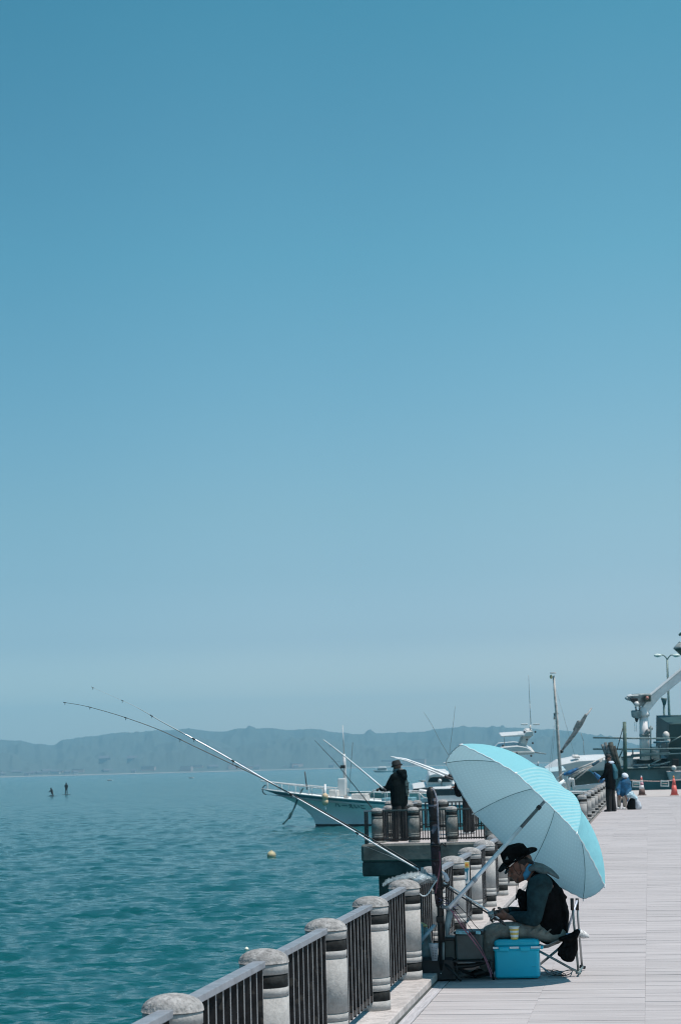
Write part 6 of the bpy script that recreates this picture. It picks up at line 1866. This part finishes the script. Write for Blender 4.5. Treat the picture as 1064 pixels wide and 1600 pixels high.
    slab('boom', pts, .5, mc, .3, c)
    slab('boom_top_flange', [(1015, 1086.5), (1080, 1032), (1080, 1034.5), (1016, 1089)], .56, M_white, .27, c)
    slab('winch_frame', [(985, 1088), (988, 1086), (998, 1085), (1017, 1085), (1017, 1096), (1010, 1097), (1003, 1103), (993, 1104), (987, 1096), (978, 1094), (978, 1091)], .6, mat('winch_grey', (.24, .28, .28), .5, var=.4, scale=3), .2, c)
    slab('winch_dark', [(984, 1091), (996, 1091), (996, 1098), (986, 1097)], .3, M_black, .1, c)
    slab('motor_box', [(1005.5, 1087), (1016.5, 1086.5), (1016.5, 1095.5), (1006, 1096)], .3, mat('motor_green', (.05, .08, .065), .6, var=.4, scale=5), .12, c)
    MB().ball(P(1010.5, 1090.5, .0), .09, 8).build('red_cap', mat('cap_pink', (.5, .22, .18), .6), c)
    MB().tube([P(994, 1100, .0), P(994, 1100, .5)], .14, n=14).build('winch_drum', M_white, c)
    slab('top_plate', [(981, 1088.5), (985, 1086.5), (997, 1085.8), (997, 1088)], .7, M_white, .15, c)
    slab('hook_box', [(987, 1111.5), (1001, 1110.5), (1001, 1121), (997, 1123), (988, 1121.5)], .5, mat('hook_grey', (.22, .29, .30), .5, var=.2), .2, c)
    MB().tube([P(994, 1122, .4), P(994, 1128, .4)], [.12, .05], n=8).build('hook', M_black, c)
    MB().tube([P(992, 1104, .4), P(994, 1111, .4)], .05, n=6).tube([P(998, 1100, .4), P(999, 1111, .4)], .05, n=6).build('hook_cable', M_steel, c)
    for x in (990.5, 993): MB().tube([P(x, 1128, .4), P(x + 1, 1143, .4)], .012, n=4).build('sling', M_steel, c)
    b = MB(); b.ball(P(1012, 1143, .1), (.16, .2, .14), 8); b.ball(P(1016, 1138, .1), (.12, .12, .12), 8); b.ball(P(1009, 1146, .1), (.12, .12, .10), 8)
    b.build('valve_block', mat('valve_grey', (.3, .32, .32), .5, var=.4, scale=7), c)
ship()

# ---------------------------------------------------------------- lamps, cones, signs on the rope
def lamps():
    d = 150.0
    P = lambda x, y, o=0: at(x, y, d + o)
    g = mat('lamp_post_green', (.16, .235, .22), .5, metal=.2)
    t = thing('street_lamp', P(1046, 1215), 'tall street lamp with two curved arms behind the crane boom', 'street lamp')
    MB().tube([P(1047.5, 1222), P(1045.2, 1125), P(1041.6, 1031)], [.13, .10, .07], n=10).build('pole', g, t)
    MB().tube([P(1045.3, 1124), P(1045.1, 1119)], .16, n=10).build('collar', g, t)
    for q, x in ((-1, 1027), (1, 1056)):
        MB().tube(interp([P(1041.7, 1033), P(1040.6 + (1 + q) * 1.2, 1028.5), P(1036 if q < 0 else 1047, 1024), P(1031 if q < 0 else 1052, 1023.3)], 4), .045, n=8).build('arm', g, t)
        b = MB(); b.limb([P(x - 4.5, 1024.2), P(x, 1024), P(x + 4.5, 1024)], [(.18, .08), (.26, .14), (.16, .08)], VD, 12)
        b.build('lamp_head', mat('lamp_head', (.55, .66, .62), .4), t)
    t = thing('street_lamp', P(1036, 1215, 12), 'shorter flat headed lamp post just left of the tall double lamp', 'street lamp')
    MB().tube([P(1039.5, 1222, 12), P(1037.5, 1140, 12), P(1036.5, 1094, 12)], [.12, .10, .08], n=8).build('pole', g, t)
    MB().lathe([(.10, -.5), (.24, .0), (.22, .06)], P(1036.8, 1092, 12), n=12).build('lamp_head', mat('lamp_dark', (.10, .15, .15), .5), t)
    MB().tube([P(1032, 1090.5, 12), P(1039, 1092, 12)], .05, n=6).build('cap', g, t)
    # big floodlight head entering at the right edge
    d3 = 112
    Q = lambda x, y, o=0: at(x, y, d3 + o)
    t = thing('flood_lamp', Q(1075, 1215), 'round grey lamp canopy with dark underside cut by the right edge', 'street lamp')
    MB().tube([Q(1077, 1225), Q(1072, 1020)], [.12, .08], n=8).build('pole', g, t)
    MB().lathe([(.62, -.02), (.60, .06), (.35, .30), (.1, .36)], Q(1069, 1013), n=20).build('canopy', mat('canopy_grey', (.34, .38, .37), .5), t)
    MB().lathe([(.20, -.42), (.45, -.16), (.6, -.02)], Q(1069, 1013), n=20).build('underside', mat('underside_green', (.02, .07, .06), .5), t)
    MB().ball(Q(1061, 1004.5), .07, 6).build('sensor', g, t)
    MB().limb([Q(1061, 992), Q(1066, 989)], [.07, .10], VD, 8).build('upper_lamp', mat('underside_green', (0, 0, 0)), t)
    MB().tube([Q(1072, 1020), Q(1071, 988)], .05, n=6).build('top_pole', g, t)
lamps()
def cones():
    g = 'traffic cones at the end of the boardwalk'
    red = mat('cone_red', (.62, .11, .09), .5, var=.12, scale=9); wht = mat('cone_white', (.62, .60, .62), .5, var=.15, scale=9); org = mat('cone_orange', (.70, .25, .06), .5)
    dk = mat('cone_base_dark', (.12, .07, .06), .7)
    for (x, y, lab, bands) in ((1002.5, 1242.5, 'faded red and white banded traffic cone left of its orange neighbour', [(0, .30, dk), (.30, .5, wht), (.5, .66, mat('cone_faded', (.45, .22, .27), .6, var=.3, scale=12)), (.66, .78, wht), (.78, .92, red), (.92, 1, wht)]),
                               (1053, 1242.5, 'plain orange red traffic cone with orange tip near the right edge', [(0, .5, red), (.5, .86, red), (.86, 1, org)])):
        c = onz(x, y, .03)
        if True:
            t = thing('traffic_cone', c, lab, 'traffic cone', g)
            h = 29 * (c - EYE).dot(VD) / F
            MB().rbox(c + Vector((0, 0, .012)), (.38, .38, .03), .04).build('base', dk if x < 1020 else mat('cone_base_red', (.35, .1, .08), .6), t)
            R = lambda v: .145 * (1 - v) + .026 * v
            for a_, b_, m_ in bands:
                MB().lathe([(R(a_), .025 + h * a_), (R(b_), .025 + h * b_)], c, n=20).build('cone_band', m_, t)
            MB().lathe([(R(1), .025 + h), (.01, .035 + h)], c, n=16).build('tip', m_, t)
    # rope with two small boards
    d = 86.0
    P = lambda x, y, o=0: at(x, y, d + o)
    t = thing('barrier_rope', P(1003, 1221), 'thin pinkish rope strung between the traffic cones', 'rope')
    MB().tube(interp([P(984, 1219), P(1003, 1220), P(1028, 1220.7), P(1053, 1219), P(1090, 1216)], 5), .016, n=5).build('rope', mat('rope_pink', (.60, .42, .38), .7), t)
    teal = mat('board_teal', (.02, .14, .15), .5, var=.4, scale=10); wb = mat('board_white', (.66, .68, .66), .5)
    for x0, y0, x1, y1, lab in ((987.5, 1220.5, 999.5, 1230, 'small white framed notice board hanging on the rope left of the banded cone'), (1031.5, 1219.5, 1044.5, 1229, 'small white framed notice board hanging on the rope left of the orange cone')):
        c = P((x0 + x1) / 2, (y0 + y1) / 2, -.05)
        t = thing('notice_board', c, lab, 'sign')
        k = d / F; W_, Hh = (x1 - x0) * k, (y1 - y0) * k
        R3 = Matrix.Rotation(.06, 3, VD)
        MB().box(c, (W_, .02, Hh), rot=R3).build('board', wb, t)
        MB().box(c + Vector((0, -.0125, -.005)), (W_ * .80, .006, Hh * .62), rot=R3).build('printed_field', teal, t)
        MB().box(c + Vector((0, -.017, .0)), (W_ * .6, .004, Hh * .14), rot=R3).build('printed_line', mat('board_pink', (.55, .42, .38), .5), t)
        for s_ in (-1, 1): MB().tube([c + R3 @ Vector((s_ * W_ * .4, 0, Hh * .45)), c + R3 @ Vector((s_ * W_ * .4, 0, Hh * .62))], .008, n=4).build('tie', wb, t)
cones()

# ---------------------------------------------------------------- air
def make_haze():
    m = bpy.data.materials.new('haze'); m.use_nodes = True
    n = m.node_tree; n.nodes.clear()
    o_ = n.nodes.new('ShaderNodeOutputMaterial'); v = n.nodes.new('ShaderNodeVolumePrincipled')
    v.inputs['Color'].default_value = (*HAZE_C, 1); v.inputs['Density'].default_value = HAZE_D; v.inputs['Anisotropy'].default_value = 0.0
    n.links.new(v.outputs[0], o_.inputs['Volume'])
    b = MB().box((0, 0, (-3.5 + 320) / 2), (19000, 19000, 323.5))
    o = b.build('haze', m); tag(o, 'thin sea haze over the bay', None, None, 'stuff')
HAZE_D = .00022; HAZE_C = (.36, .77, 1.0)
make_haze()
